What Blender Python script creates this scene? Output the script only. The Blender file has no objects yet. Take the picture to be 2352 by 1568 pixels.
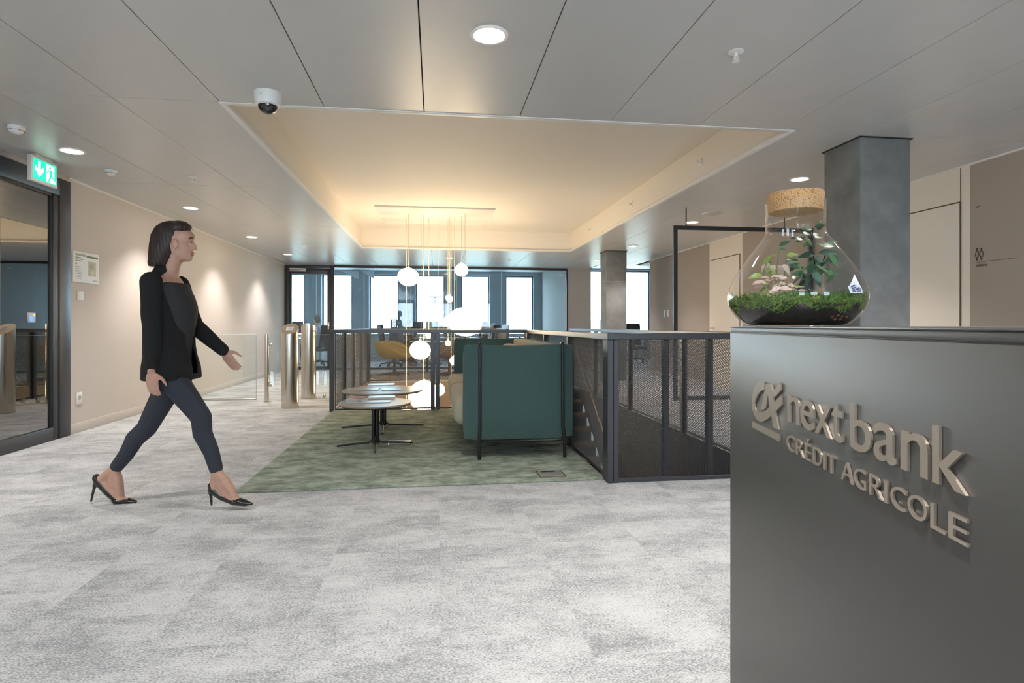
import bpy, bmesh, math, random
from mathutils import Vector, Matrix, Euler
from mathutils.geometry import tessellate_polygon
random.seed(7)
SC = bpy.context.scene
COL = SC.collection
PI = math.pi

# ------------------------------------------------------------------ camera
F = 1307.0; TH = math.radians(7.63); HZ = 747.0; CX = 1176.0; HC = 1.1
CO, SI = math.cos(TH), math.sin(TH)
cam_d = bpy.data.cameras.new('camera'); cam = bpy.data.objects.new('camera', cam_d); COL.objects.link(cam)
cam.location = (0, 0, HC); cam.rotation_euler = (PI/2, 0, -TH)
cam_d.sensor_width = 36; cam_d.lens = F/2352*36; cam_d.shift_y = -37/2352
cam_d.clip_start = .02; cam_d.clip_end = 400
SC.camera = cam
# ------------------------------------------------------------------ view + world
SC.view_settings.view_transform = 'Standard'; SC.view_settings.look = 'None'
SC.view_settings.gamma = 1; SC.view_settings.use_curve_mapping = False
SC.view_settings.exposure = 0.9
SKY_STRENGTH = 9.0
DOWN_W = 70.0
GLOBE_E = 17.0
w = bpy.data.worlds.new('sky'); SC.world = w; w.use_nodes = True
bg = w.node_tree.nodes['Background']
bg.inputs[0].default_value = (.74, .87, 1.0, 1); bg.inputs[1].default_value = SKY_STRENGTH

# ------------------------------------------------------------------ pixel -> place
def ray(px, py):
    a = (px-CX)/F; b = (HZ-py)/F
    return Vector((a*CO+SI, -a*SI+CO, b))
O3 = Vector((0, 0, HC))
def onz(px, py, z): d = ray(px, py); return O3 + d*((z-HC)/d.z)
def onY(px, py, Y): d = ray(px, py); return O3 + d*(Y/d.y)
def onX(px, py, X): d = ray(px, py); return O3 + d*(X/d.x)

# ------------------------------------------------------------------ materials
MATS = {}
def _new(name):
    m = bpy.data.materials.new(name); m.use_nodes = True
    nt = m.node_tree; b = nt.nodes['Principled BSDF']
    MATS[name] = m
    return m, nt, b
def mat(name, col, rough=.5, metal=0, spec=.5, noise=0, nscale=20, bump=0, bscale=200, emit=None, estr=0, sheen=0, aniso=0, stretch=None):
    if name in MATS: return MATS[name]
    m, nt, b = _new(name)
    b.inputs['Base Color'].default_value = (*col, 1)
    b.inputs['Roughness'].default_value = rough; b.inputs['Metallic'].default_value = metal
    b.inputs['Specular IOR Level'].default_value = spec
    if sheen: b.inputs['Sheen Weight'].default_value = sheen
    if aniso: b.inputs['Anisotropic'].default_value = aniso
    N = nt.nodes.new; L = nt.links.new
    if noise or bump:
        tc = N('ShaderNodeTexCoord'); src = tc.outputs['Object']
        if stretch:
            mp = N('ShaderNodeMapping'); mp.inputs['Scale'].default_value = stretch; L(src, mp.inputs[0]); src = mp.outputs[0]
    if noise:
        n = N('ShaderNodeTexNoise'); n.inputs['Scale'].default_value = nscale; n.inputs['Detail'].default_value = 5; L(src, n.inputs['Vector'])
        r = N('ShaderNodeValToRGB'); r.color_ramp.elements[0].position = .3; r.color_ramp.elements[1].position = .7
        r.color_ramp.elements[0].color = (*[c*(1-noise) for c in col], 1); r.color_ramp.elements[1].color = (*[min(1, c*(1+noise)) for c in col], 1)
        L(n.outputs['Fac'], r.inputs[0]); L(r.outputs[0], b.inputs['Base Color'])
    if bump:
        n2 = N('ShaderNodeTexNoise'); n2.inputs['Scale'].default_value = bscale; n2.inputs['Detail'].default_value = 3; L(src, n2.inputs['Vector'])
        bp = N('ShaderNodeBump'); bp.inputs['Strength'].default_value = bump; bp.inputs['Distance'].default_value = .002; L(n2.outputs['Fac'], bp.inputs['Height']); L(bp.outputs[0], b.inputs['Normal'])
    if emit:
        b.inputs['Emission Color'].default_value = (*emit, 1); b.inputs['Emission Strength'].default_value = estr
    return m
def glass(name, tint=(1, 1, 1), refl=1.0, rough=0.0, ior=1.45, base_refl=0.0):
    """thin clear pane: Fresnel mix of see-through and mirror"""
    m, nt, b = _new(name); nt.nodes.remove(b)
    N = nt.nodes.new; L = nt.links.new
    out = nt.nodes['Material Output']
    tr = N('ShaderNodeBsdfTransparent'); tr.inputs[0].default_value = (*tint, 1)
    gl = N('ShaderNodeBsdfGlossy'); gl.inputs['Roughness'].default_value = rough; gl.inputs[0].default_value = (1, 1, 1, 1)
    fr = N('ShaderNodeFresnel')
    ge = N('ShaderNodeNewGeometry'); mi_ = N('ShaderNodeMapRange'); mi_.inputs[3].default_value = ior; mi_.inputs[4].default_value = 1/ior   # same reflection from either side of the pane
    L(ge.outputs['Backfacing'], mi_.inputs[0]); L(mi_.outputs[0], fr.inputs[0])
    ma = N('ShaderNodeMath'); ma.operation = 'MULTIPLY_ADD'; ma.inputs[1].default_value = refl; ma.inputs[2].default_value = base_refl; ma.use_clamp = True
    mx = N('ShaderNodeMixShader')
    L(fr.outputs[0], ma.inputs[0]); L(ma.outputs[0], mx.inputs[0]); L(tr.outputs[0], mx.inputs[1]); L(gl.outputs[0], mx.inputs[2]); L(mx.outputs[0], out.inputs[0])
    return m
def carpet_mat(name, stops, blotch=(2.3, 4.2, 1), weave=200, tile=True, bumpd=.003, fine=1.25):
    m, nt, b = _new(name); N = nt.nodes.new; L = nt.links.new
    tc = N('ShaderNodeTexCoord'); oi = N('ShaderNodeObjectInfo')
    geo = N('ShaderNodeNewGeometry')
    off = N('ShaderNodeCombineXYZ')
    m1 = N('ShaderNodeMath'); m1.operation = 'MULTIPLY'; m1.inputs[1].default_value = 91.0 if tile else 0
    m2 = N('ShaderNodeMath'); m2.operation = 'MULTIPLY'; m2.inputs[1].default_value = 47.0 if tile else 0
    L(oi.outputs['Random'], m1.inputs[0]); L(oi.outputs['Random'], m2.inputs[0]); L(m1.outputs[0], off.inputs[0]); L(m2.outputs[0], off.inputs[1])
    add = N('ShaderNodeVectorMath'); L(geo.outputs['Position'], add.inputs[0]); L(off.outputs[0], add.inputs[1])
    mp = N('ShaderNodeMapping'); mp.inputs['Scale'].default_value = blotch; L(add.outputs[0], mp.inputs[0])
    n1 = N('ShaderNodeTexNoise'); n1.inputs['Scale'].default_value = 1.0; n1.inputs['Detail'].default_value = 8; n1.inputs['Roughness'].default_value = .66; L(mp.outputs[0], n1.inputs['Vector'])
    nf = N('ShaderNodeTexNoise'); nf.inputs['Scale'].default_value = weave; nf.inputs['Detail'].default_value = 2
    mpf = N('ShaderNodeMapping'); mpf.inputs['Scale'].default_value = (.55, 1.3, 1); L(add.outputs[0], mpf.inputs[0]); L(mpf.outputs[0], nf.inputs['Vector'])
    nm = N('ShaderNodeTexNoise'); nm.inputs['Scale'].default_value = 40; nm.inputs['Detail'].default_value = 3; L(mpf.outputs[0], nm.inputs['Vector'])
    ad1 = N('ShaderNodeMath'); ad1.operation = 'MULTIPLY_ADD'; ad1.inputs[1].default_value = fine; L(nf.outputs['Fac'], ad1.inputs[0]); L(n1.outputs['Fac'], ad1.inputs[2])
    ad2 = N('ShaderNodeMath'); ad2.operation = 'MULTIPLY_ADD'; ad2.inputs[1].default_value = .35; L(nm.outputs['Fac'], ad2.inputs[0]); L(ad1.outputs[0], ad2.inputs[2])
    rr = N('ShaderNodeMapRange'); mid = .5 + .5*fine + .175; rr.inputs[1].default_value = mid - .24; rr.inputs[2].default_value = mid + .24; L(ad2.outputs[0], rr.inputs[0])
    cr = N('ShaderNodeValToRGB'); e = cr.color_ramp.elements
    e[0].position, e[0].color = stops[0][0], (*stops[0][1], 1); e[1].position, e[1].color = stops[-1][0], (*stops[-1][1], 1)
    for p, c in stops[1:-1]:
        x = e.new(p); x.color = (*c, 1)
    L(rr.outputs[0], cr.inputs[0])
    L(cr.outputs[0], b.inputs['Base Color']); b.inputs['Roughness'].default_value = .95; b.inputs['Specular IOR Level'].default_value = .15
    bp = N('ShaderNodeBump'); bp.inputs['Strength'].default_value = .5; bp.inputs['Distance'].default_value = bumpd; L(nf.outputs['Fac'], bp.inputs['Height']); L(bp.outputs[0], b.inputs['Normal'])
    return m
def concrete_mat(name, c0, c1, rough=.75):
    m, nt, b = _new(name); N = nt.nodes.new; L = nt.links.new
    tc = N('ShaderNodeTexCoord')
    n = N('ShaderNodeTexNoise'); n.inputs['Scale'].default_value = 3.2; n.inputs['Detail'].default_value = 9; n.inputs['Roughness'].default_value = .65; L(tc.outputs['Object'], n.inputs['Vector'])
    cr = N('ShaderNodeValToRGB'); cr.color_ramp.elements[0].position = .32; cr.color_ramp.elements[1].position = .68
    cr.color_ramp.elements[0].color = (*c0, 1); cr.color_ramp.elements[1].color = (*c1, 1); L(n.outputs['Fac'], cr.inputs[0])
    v = N('ShaderNodeTexVoronoi'); v.inputs['Scale'].default_value = 26; L(tc.outputs['Object'], v.inputs['Vector'])
    r2 = N('ShaderNodeValToRGB'); r2.color_ramp.elements[0].position = .03; r2.color_ramp.elements[1].position = .08; r2.color_ramp.elements[0].color = (.55, .55, .55, 1); L(v.outputs['Distance'], r2.inputs[0])
    mx = N('ShaderNodeMixRGB'); mx.blend_type = 'MULTIPLY'; mx.inputs[0].default_value = .8; L(cr.outputs[0], mx.inputs[1]); L(r2.outputs[0], mx.inputs[2])
    L(mx.outputs[0], b.inputs['Base Color']); b.inputs['Roughness'].default_value = rough
    bp = N('ShaderNodeBump'); bp.inputs['Strength'].default_value = .3; bp.inputs['Distance'].default_value = .004; L(n.outputs['Fac'], bp.inputs['Height']); L(bp.outputs[0], b.inputs['Normal'])
    return m

M_carpet = carpet_mat('grey_carpet', [(0, (.27, .278, .288)), (.35, (.42, .43, .442)), (.62, (.59, .60, .612)), (1, (.67, .68, .69))])
M_rug = carpet_mat('green_carpet', [(0, (.125, .155, .12)), (.4, (.25, .295, .235)), (.7, (.40, .45, .37)), (1, (.50, .55, .47))], blotch=(5, 8, 1), weave=420, fine=.45, tile=False)
M_ceil = mat('ceiling_metal', (.535, .53, .525), rough=.33, spec=.45, noise=.02, nscale=3)
M_ceil_back = mat('ceiling_void', (.02, .02, .02), rough=.9)
M_recess = mat('recess_plaster', (.74, .70, .64), rough=.7)
M_trimw = mat('white_trim', (.74, .72, .69), rough=.4)
M_wall = mat('warm_wall', (.60, .545, .50), rough=.8, bump=.06, bscale=400)
M_taupe = mat('taupe_wall', (.36, .30, .255), rough=.8, bump=.06, bscale=400)
M_cream = mat('cream_panel', (.74, .66, .575), rough=.55)
M_base = mat('baseboard_paint', (.58, .535, .49), rough=.5)
M_conc = concrete_mat('concrete', (.145, .147, .147), (.235, .238, .235))
M_frame = mat('dark_frame_metal', (.045, .047, .055), rough=.38, metal=.35, spec=.6)
M_rail = mat('railing_metal', (.052, .055, .064), rough=.36, metal=.3, spec=.7)
M_meshm = mat('mesh_metal', (.14, .143, .15), rough=.5, metal=.3)
M_black = mat('black_metal', (.012, .012, .013), rough=.4)
M_steel = mat('brushed_steel', (.62, .57, .50), rough=.22, metal=1, aniso=.7)
M_glassw = glass('partition_glass', (.80, .90, .95), refl=1.0)
M_glassc = glass('clear_glass', (.95, .975, .97), refl=.9)
M_glassd = glass('dark_door_glass', (.17, .19, .20), refl=1.1, base_refl=.22)
M_glassj = glass('jar_glass', (.98, .988, .985), refl=1.0, ior=1.5)
M_globe = mat('opal_glass', (.95, .9, .8), rough=.25, emit=(1, .77, .48), estr=GLOBE_E)
M_globe_dim = mat('dim_glow_opal_glass', (.85, .72, .5), rough=.25, emit=(1, .7, .4), estr=.9)  # weak emission puts a faint glow into lampless globes and end discs
M_down = mat('downlight_diffuser', (.9, .9, .9), rough=.5, emit=(1, .94, .84), estr=14)
M_white = mat('white_plastic', (.78, .77, .75), rough=.4)
M_sofa = mat('green_wool', (.058, .115, .108), rough=.95, noise=.25, nscale=260, bump=.5, bscale=700, sheen=.35)
M_sofa_in = mat('beige_wool', (.44, .40, .29), rough=.95, noise=.15, nscale=300, bump=.4, bscale=700, sheen=.2)
M_counter = mat('counter_metal_grey', (.105, .102, .098), rough=.42, metal=.45, spec=.5, noise=.05, nscale=900, bump=.07, bscale=1500)
M_counter_top = mat('counter_top_grey', (.10, .10, .105), rough=.30, metal=.3, spec=.6)
M_letter = mat('champagne_metal', (.56, .49, .42), rough=.40, metal=.85, noise=.03, nscale=80)
M_wood_tread = mat('oak_tread', (.30, .19, .11), rough=.45, noise=.3, nscale=8, stretch=(1, 12, 12))
M_dkwall = mat('dark_stair_wall', (.036, .045, .058), rough=.7)
M_taupe_fascia = mat('brown_fascia', (.20, .14, .095), rough=.6)
M_tabletop = mat('table_top_beige', (.42, .35, .275), rough=.30, noise=.05, nscale=6)

# ------------------------------------------------------------------ mesh helpers
def wmat(o):
    return (wmat(o.parent) @ o.matrix_basis) if o.parent else o.matrix_basis.copy()
def finish(me, smooth=True, ang=35):
    if not smooth: me.polygons.foreach_set('use_smooth', [False]*len(me.polygons))
    if smooth:
        me.polygons.foreach_set('use_smooth', [True]*len(me.polygons)); me.set_sharp_from_angle(angle=math.radians(ang))
def obj(name, bm, m, parent=None, world=True, smooth=True, label=None, cat=None, group=None, kind=None, ang=35):
    if parent is not None and world:
        bm.transform(wmat(parent).inverted())
    me = bpy.data.meshes.new(name)
    bmesh.ops.recalc_face_normals(bm, faces=bm.faces)
    bm.to_mesh(me); bm.free()
    finish(me, smooth, ang)
    if isinstance(m, (list, tuple)):
        for x in m: me.materials.append(x)
    else: me.materials.append(m)
    return link(name, me, parent, label, cat, group, kind)
def link(name, me, parent=None, label=None, cat=None, group=None, kind=None):
    o = bpy.data.objects.new(name, me); COL.objects.link(o)
    if parent is not None: o.parent = parent
    tag(o, label, cat, group, kind)
    return o
def tag(o, label=None, cat=None, group=None, kind=None):
    if label: o['label'] = label
    if cat: o['category'] = cat
    if group: o['group'] = group
    if kind: o['kind'] = kind
    return o
def thing(name, label, cat, loc=(0, 0, 0), rotz=0, group=None, kind=None):
    o = bpy.data.objects.new(name, None); COL.objects.link(o); o.empty_display_size = .1
    o.location = loc; o.rotation_euler = (0, 0, rotz)
    # make matrix_basis valid at once
    o.matrix_basis = Matrix.Translation(Vector(loc)) @ Matrix.Rotation(rotz, 4, 'Z')
    return tag(o, label, cat, group, kind)
def dup(root, loc, rotz=0, label=None, group=None):
    r = root.copy(); COL.objects.link(r)
    r.matrix_basis = Matrix.Translation(Vector(loc)) @ Matrix.Rotation(rotz, 4, 'Z')
    if label: r['label'] = label
    if group: r['group'] = group
    for ch in list(root.children):
        c = ch.copy(); COL.objects.link(c); c.parent = r
        for g in ch.children:
            d = g.copy(); COL.objects.link(d); d.parent = c
    return r
B = bmesh.new
def bx(bm, x0, x1, y0, y1, z0, z1, bev=0, seg=2, M=None):
    x0, x1 = min(x0, x1), max(x0, x1); y0, y1 = min(y0, y1), max(y0, y1); z0, z1 = min(z0, z1), max(z0, z1)
    vs = [bm.verts.new(p) for p in ((x0,y0,z0),(x1,y0,z0),(x1,y1,z0),(x0,y1,z0),(x0,y0,z1),(x1,y0,z1),(x1,y1,z1),(x0,y1,z1))]
    fs = [bm.faces.new([vs[i] for i in f]) for f in ((0,3,2,1),(4,5,6,7),(0,1,5,4),(1,2,6,5),(2,3,7,6),(3,0,4,7))]
    if bev:
        es = list({e for f in fs for e in f.edges})
        r = bmesh.ops.bevel(bm, geom=es, offset=bev, segments=seg, affect='EDGES', profile=.5)
        vs = list({v for f in r['faces'] for v in f.verts} | {v for v in vs if v.is_valid})
    if M is not None: bmesh.ops.transform(bm, matrix=M, verts=[v for v in vs if v.is_valid])
    return bm
def box(*a, **k): return bx(B(), *a, **k)
def ring(bm, c, u, v, ru, rv, seg):
    return [bm.verts.new(c + u*(ru*math.cos(2*PI*i/seg)) + v*(rv*math.sin(2*PI*i/seg))) for i in range(seg)]
def bridge(bm, a, b):
    n = len(a)
    for i in range(n): bm.faces.new((a[i], a[(i+1) % n], b[(i+1) % n], b[i]))
def frame_of(d):
    d = d.normalized(); up = Vector((0, 0, 1)) if abs(d.z) < .95 else Vector((1, 0, 0))
    u = d.cross(up).normalized(); v = u.cross(d).normalized()
    return u, v
def tube(bm, pts, r, seg=12, cap=True):
    pts = [Vector(p) for p in pts]; rs = r if isinstance(r, (list, tuple)) else [r]*len(pts)
    rows = []
    for i, p in enumerate(pts):
        d = (pts[min(i+1, len(pts)-1)] - pts[max(i-1, 0)])
        u, v = frame_of(d)
        if rows and u.dot(lastu) < 0: u, v = -u, -v
        lastu = u
        rows.append(ring(bm, p, u, v, rs[i], rs[i], seg))
    for a, b in zip(rows, rows[1:]): bridge(bm, a, b)
    if cap: bm.faces.new(rows[0]); bm.faces.new(list(reversed(rows[-1])))
    return bm
def lathe(bm, prof, c=(0, 0, 0), seg=32, cap=True):
    c = Vector(c); rows = []
    for r, z in prof:
        rows.append([bm.verts.new(c + Vector((max(r, 1e-4)*math.cos(2*PI*i/seg), max(r, 1e-4)*math.sin(2*PI*i/seg), z))) for i in range(seg)])
    for a, b in zip(rows, rows[1:]): bridge(bm, a, b)
    if cap: bm.faces.new(list(reversed(rows[0]))); bm.faces.new(rows[-1])
    return bm
def ellip(bm, c, rx, ry, rz, seg=16, rot=None):
    M = Matrix.Translation(Vector(c)) @ (rot.to_4x4() if rot else Matrix.Identity(4)) @ Matrix.Diagonal((rx, ry, rz, 1))
    bmesh.ops.create_uvsphere(bm, u_segments=seg, v_segments=max(6, seg*2//3), radius=1, matrix=M)
    return bm
def caps(bm, pts, rs, seg=14):
    """tapered limb: cone pieces with ball joints (to be fused)"""
    pts = [Vector(p) for p in pts]
    for p, r in zip(pts, rs): ellip(bm, p, r, r, r, seg)
    for a, b, ra, rb in zip(pts, pts[1:], rs, rs[1:]): tube(bm, [a, b], [ra, rb], seg)
    return bm
def loft(bm, rows, seg=24, fx=1, fy=1):
    """rows: (centre, rx, ry) horizontal ellipses"""
    rows = [(c, rx*fx, ry*fy) for c, rx, ry in rows]
    R = [ring(bm, Vector(c), Vector((1, 0, 0)), Vector((0, 1, 0)), rx, ry, seg) for c, rx, ry in rows]
    for a, b in zip(R, R[1:]): bridge(bm, a, b)
    bm.faces.new(R[0]); bm.faces.new(list(reversed(R[-1])))
    return bm
def fuse(name, bm, vox=.008, smooth=4, fac=.5, decimate=0):
    me = bpy.data.meshes.new(name); bmesh.ops.recalc_face_normals(bm, faces=bm.faces); bm.to_mesh(me); bm.free()
    o = bpy.data.objects.new(name, me); COL.objects.link(o)
    md = o.modifiers.new('r', 'REMESH'); md.mode = 'VOXEL'; md.voxel_size = vox
    if smooth:
        s = o.modifiers.new('s', 'SMOOTH'); s.factor = fac; s.iterations = smooth
    bpy.context.view_layer.update()
    ev = o.evaluated_get(bpy.context.evaluated_depsgraph_get())
    me2 = bpy.data.meshes.new_from_object(ev)
    bpy.data.objects.remove(o); bpy.data.meshes.remove(me)
    b2 = B(); b2.from_mesh(me2); bpy.data.meshes.remove(me2)
    return b2
def prism(bm, poly, to3, depth):
    """poly: list of 2D points; to3(p, k) -> Vector, k 0 or 1 for back / front"""
    a = [bm.verts.new(to3(p, 0)) for p in poly]; b = [bm.verts.new(to3(p, 1)) for p in poly]
    n = len(poly)
    for i in range(n): bm.faces.new((a[i], a[(i+1) % n], b[(i+1) % n], b[i]))
    if n == 3: tris = [(0, 1, 2)]
    else: tris = tessellate_polygon([[Vector((p[0], p[1], 0)) for p in poly]])
    for t_ in tris: bm.faces.new([b[i] for i in t_]); bm.faces.new([a[i] for i in reversed(t_)])
    return bm

# ================================================================== SETTING
ZC = 2.58           # ceiling
XL, XR = -3.65, 4.85
YB = -5.0           # wall behind the camera
YG = 14.5           # glass partition
YF = 18.2           # facade
VX0, VX1, VX2 = -1.31, 1.22, 2.52    # void: left edge, stair left edge, stair right edge
VY0, VY1, VYS, VY2 = 3.87, 7.5, 9.7, 11.35   # stair front, lounge back, stair top, void far edge
RX0, RX1, RY0, RY1, RZ = -1.42, 2.70, 4.0, 11.2, 2.96

# ---- floor: slab with the stair opening, carpet tiles on the near part
fl = thing('floor', 'light grey carpet tile floor with mottled tone changes', 'floor', kind='structure')
TY = 8.0
def slab(bm, z0, z1, y0lim, y1lim):
    rects = [(XL-.3, XR+.3, YB-.3, VY0), (XL-.3, VX1, VY0, VY1), (XL-.3, VX0, VY1, VY2), (VX2, XR+.3, VY0, VY2), (VX1, VX2, VYS, VY2), (-8, 9, VY2, YF+.3)]
    for x0, x1, a, b in rects:
        a, b = max(a, y0lim), min(b, y1lim)
        if b > a: bx(bm, x0, x1, a, b, z0, z1)
    return bm
obj('slab', slab(B(), -.30, -.006, -99, 99), mat('slab_grey', (.3, .3, .3), rough=.9), fl)
cells = []
i0 = -8
for i in range(i0, 11):
    x0 = .02 + .5*i; x1 = x0 + .5
    off = [0, .25][i % 2] + .08
    for j in range(-1, 17):
        y0 = off + .5*j; y1 = y0 + .5
        X0, X1, Y0, Y1 = max(x0, XL), min(x1, XR), max(y0, 0.0), min(y1, TY)
        if X1-X0 < .02 or Y1-Y0 < .02: continue
        cells.append((X0, X1, Y0, Y1))
def sub(c, r):
    """rect c minus rect r -> rects"""
    x0, x1, y0, y1 = c; a0, a1, b0, b1 = r
    if x1 <= a0 or x0 >= a1 or y1 <= b0 or y0 >= b1: return [c]
    out = []
    if x0 < a0: out.append((x0, a0, y0, y1)); x0 = a0
    if x1 > a1: out.append((a1, x1, y0, y1)); x1 = a1
    if y0 < b0: out.append((x0, x1, y0, b0))
    if y1 > b1: out.append((x0, x1, b1, y1))
    return out
holes = [(VX0, VX1, 3.93, VY1), (VX1, VX2, VY0, VYS), (VX0, VX1, VY1, VY2)]
pieces = []
for c in cells:
    L_ = [c]
    for h in holes: L_ = [q for p in L_ for q in sub(p, h)]
    pieces += [q for q in L_ if q[1]-q[0] > .004 and q[3]-q[2] > .004]
def visible(c):
    x, y = (c[0]+c[1])/2, (c[2]+c[3])/2
    d = x*SI + y*CO; xc = x*CO - y*SI
    if d < .9: return False
    px = CX + F*xc/d
    return -250 < px < 2450 and not (px > 1760 and d < 4)
vis = sorted([p for p in pieces if visible(p)], key=lambda c: c[2])
near, far = vis[:290], vis[290:]
rest = [p for p in pieces if p not in near]
tile_cache = {}
for c in near:
    w_, h_ = round(c[1]-c[0], 3), round(c[3]-c[2], 3)
    if (w_, h_) not in tile_cache:
        bm = box(-w_/2+.0001, w_/2-.0001, -h_/2+.0001, h_/2-.0001, -.006, 0)
        me = bpy.data.meshes.new('carpet_tile'); bmesh.ops.recalc_face_normals(bm, faces=bm.faces); bm.to_mesh(me); bm.free(); me.materials.append(M_carpet); tile_cache[(w_, h_)] = me
    o = link('carpet_tile', tile_cache[(w_, h_)], fl); o.location = ((c[0]+c[1])/2, (c[2]+c[3])/2, 0)
bm = B()
for c in rest: bx(bm, *c, -.006, 0)
obj('carpet_tiles_rest', bm, M_carpet, fl, kind='stuff')
bm = B()
for r in [(XL, XR, YB, 0.0), (XL, VX0, TY, VY2), (VX2, XR, TY, VY2), (VX1, VX2, VYS, VY2), (-8, 9, VY2, YF)]: bx(bm, *r, -.006, 0)
obj('far_carpet', bm, carpet_mat('far_carpet', [(0, (.27, .278, .288)), (.35, (.42, .43, .442)), (.62, (.59, .60, .612)), (1, (.67, .68, .69))], tile=False), fl)

# ---- void walls below the floor
wv = thing('wall_void', 'dark walls lining the stair opening below the floor', 'wall', kind='structure')
obj('stair_side_wall', box(VX2, VX2+.12, VY0-.1, VY2, -3.4, -.301), M_dkwall, wv)
obj('stair_side_fascia', box(VX2-.012, VX2, VY0, VY2, -.42, -.004), M_dkwall, wv)
obj('front_wall', box(VX1-.1, VX2+.12, VY0-.12, VY0-.001, -3.4, -.301), M_dkwall, wv)
obj('lounge_side_wall', box(VX1-.12, VX1, VY0, VY1, -3.4, -.301), M_dkwall, wv)
obj('far_fascia', box(VX0, VX1, VY2, VY2+.10, -1.35, -.301), M_taupe_fascia, wv)
obj('far_fascia_edge', box(VX0, VX1, VY2-.012, VY2, -.34, -.004), M_taupe_fascia, wv)
obj('lounge_back_wall', box(VX0, VX1, VY1-.12, VY1, -3.4, -.301), M_dkwall, wv)
obj('left_fascia', box(VX0-.1, VX0, VY1, VY2, -3.4, -.301), M_taupe_fascia, wv)
obj('left_fascia_edge', box(VX0, VX0+.012, VY1, VY2, -.34, -.004), M_taupe_fascia, wv)
fb = obj('floor_below', box(-8, 9, 2, 18.2, -3.6, -3.4), mat('lower_floor', (.35, .34, .33), rough=.7), None, label='dim grey floor of the storey below the stair opening', cat='floor', kind='structure')

# ---- left wall with the glass door opening
YD0, YD1 = 3.6, 6.23
wl = thing('wall_left', 'warm beige painted wall washed by ceiling spots', 'wall', kind='structure')
obj('plaster', bx(box(XL-.15, XL, YD1, YG, 0, ZC+.1), XL-.15, XL, YB, YD0, 0, ZC+.1), M_wall, wl)
obj('lintel', box(XL-.15, XL, YD0, YD1, 2.53, ZC+.1), M_wall, wl)
obj('baseboard_left', bx(box(XL, XL+.014, YD1, YG-.03, 0, .10, .003), XL, XL+.014, YB, YD0, 0, .10, .003), M_base, label='low beige baseboard along the left wall', cat='baseboard', kind='structure')
d1 = thing('door_1', 'dark framed glass door in the left wall reflecting the hall', 'door', (XL, YD1, 0), kind='structure')
fw = .20
bm = B()
bx(bm, XL-.06, XL+.03, YD1-.165, YD1, 0, 2.53, .004); bx(bm, XL-.06, XL+.022, YD1-.245, YD1-.168, .0, 2.36, .004)
bx(bm, XL-.06, XL+.03, YD0, YD0+.165, 0, 2.53, .004)
bx(bm, XL-.06, XL+.03, YD0+.165, YD1-.165, 2.36, 2.53, .004)
obj('frame', bm, M_frame, d1)
obj('bottom_rail', box(XL-.06, XL+.022, YD0+.165, YD1-.245, 0.002, .125, .004), M_frame, d1)
obj('gasket', bx(box(XL-.02, XL+.012, YD1-.262, YD1-.245, .125, 2.36), XL-.02, XL+.012, YD0+.165, YD1-.245, 2.335, 2.36), M_black, d1)
obj('pane', box(XL-.012, XL-.004, YD0+.165, YD1-.25, .125, 2.355), M_glassd, d1)
# dim room behind the door
bm = B()
bx(bm, XL-3.1, XL-3.0, 2.0, 8.0, 0, 2.6); bx(bm, XL-3.0, XL-.16, 1.9, 2.0, 0, 2.6); bx(bm, XL-3.0, XL-.16, 8.0, 8.1, 0, 2.6); bx(bm, XL-3.1, XL-.16, 1.9, 8.1, 2.55, 2.65); bx(bm, XL-3.1, XL-.16, 1.9, 8.1, -.1, 0)
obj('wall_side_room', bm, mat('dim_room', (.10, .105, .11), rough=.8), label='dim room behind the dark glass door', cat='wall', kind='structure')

# ---- right wall: taupe stretches, two cream door niches
wr = thing('wall_right', 'taupe wall with cream door panels on the right side', 'wall', kind='structure')
segs = [(YB, 4.61, M_taupe, 'taupe_panel'), (4.61, 6.25, M_cream, 'cream_panel'), (6.25, 8.51, M_taupe, 'taupe_panel'), (8.51, 9.61, M_cream, 'cream_panel'), (9.61, 12.46, M_taupe, 'taupe_panel')]
for a, b, m, nm in segs:
    obj(nm, box(XR, XR+.15, a, b, 0, ZC+.1), m, wr)
for k, (a, b) in enumerate(((4.70, 5.66), (8.58, 9.54))):
    dd = thing('door_%d' % (k+2), ['cream flush door beside the concrete column and washroom sign', 'cream flush door behind the hanging mesh screen'][k], 'door', (XR, a, 0), kind='structure')
    obj('door_leaf', box(XR-.012, XR-.0005, a+.008, b-.008, .01, 2.242), M_cream, dd)
    bm = B(); bx(bm, XR-.006, XR-.0003, a-.004, a+.008, 0, 2.256); bx(bm, XR-.006, XR-.0003, b-.008, b+.004, 0, 2.256); bx(bm, XR-.006, XR-.0003, a+.008, b-.008, 2.242, 2.256)
    obj('shadow_gap', bm, mat('gap_brown', (.12, .08, .05), rough=.9), dd)
    yy = b-.09
    bm = B(); tube(bm, [(XR-.012, yy, 1.05), (XR-.06, yy, 1.05)], .011); tube(bm, [(XR-.058, yy+.01, 1.05), (XR-.058, yy-.12, 1.05)], .010); tube(bm, [(XR-.012, yy, 1.05), (XR-.018, yy, 1.05)], .026, 20)
    obj('handle', bm, M_steel, dd)
obj('panel_joint', box(XR-.004, XR-.0002, 4.698, 4.704, 2.256, ZC), mat('gap_brown', (0, 0, 0)), wr)
obj('baseboard_right', bx(bx(bx(box(XR-.014, XR, YB, 4.66, 0, .09, .003), XR-.014, XR, 5.70, 8.54, 0, .09, .003), XR-.014, XR, 9.58, 12.46, 0, .09, .003), XR, XR+.01, 12.46, 12.47, 0, .01), M_base, label='low beige baseboard along the taupe right wall', cat='baseboard', kind='structure')
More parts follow.
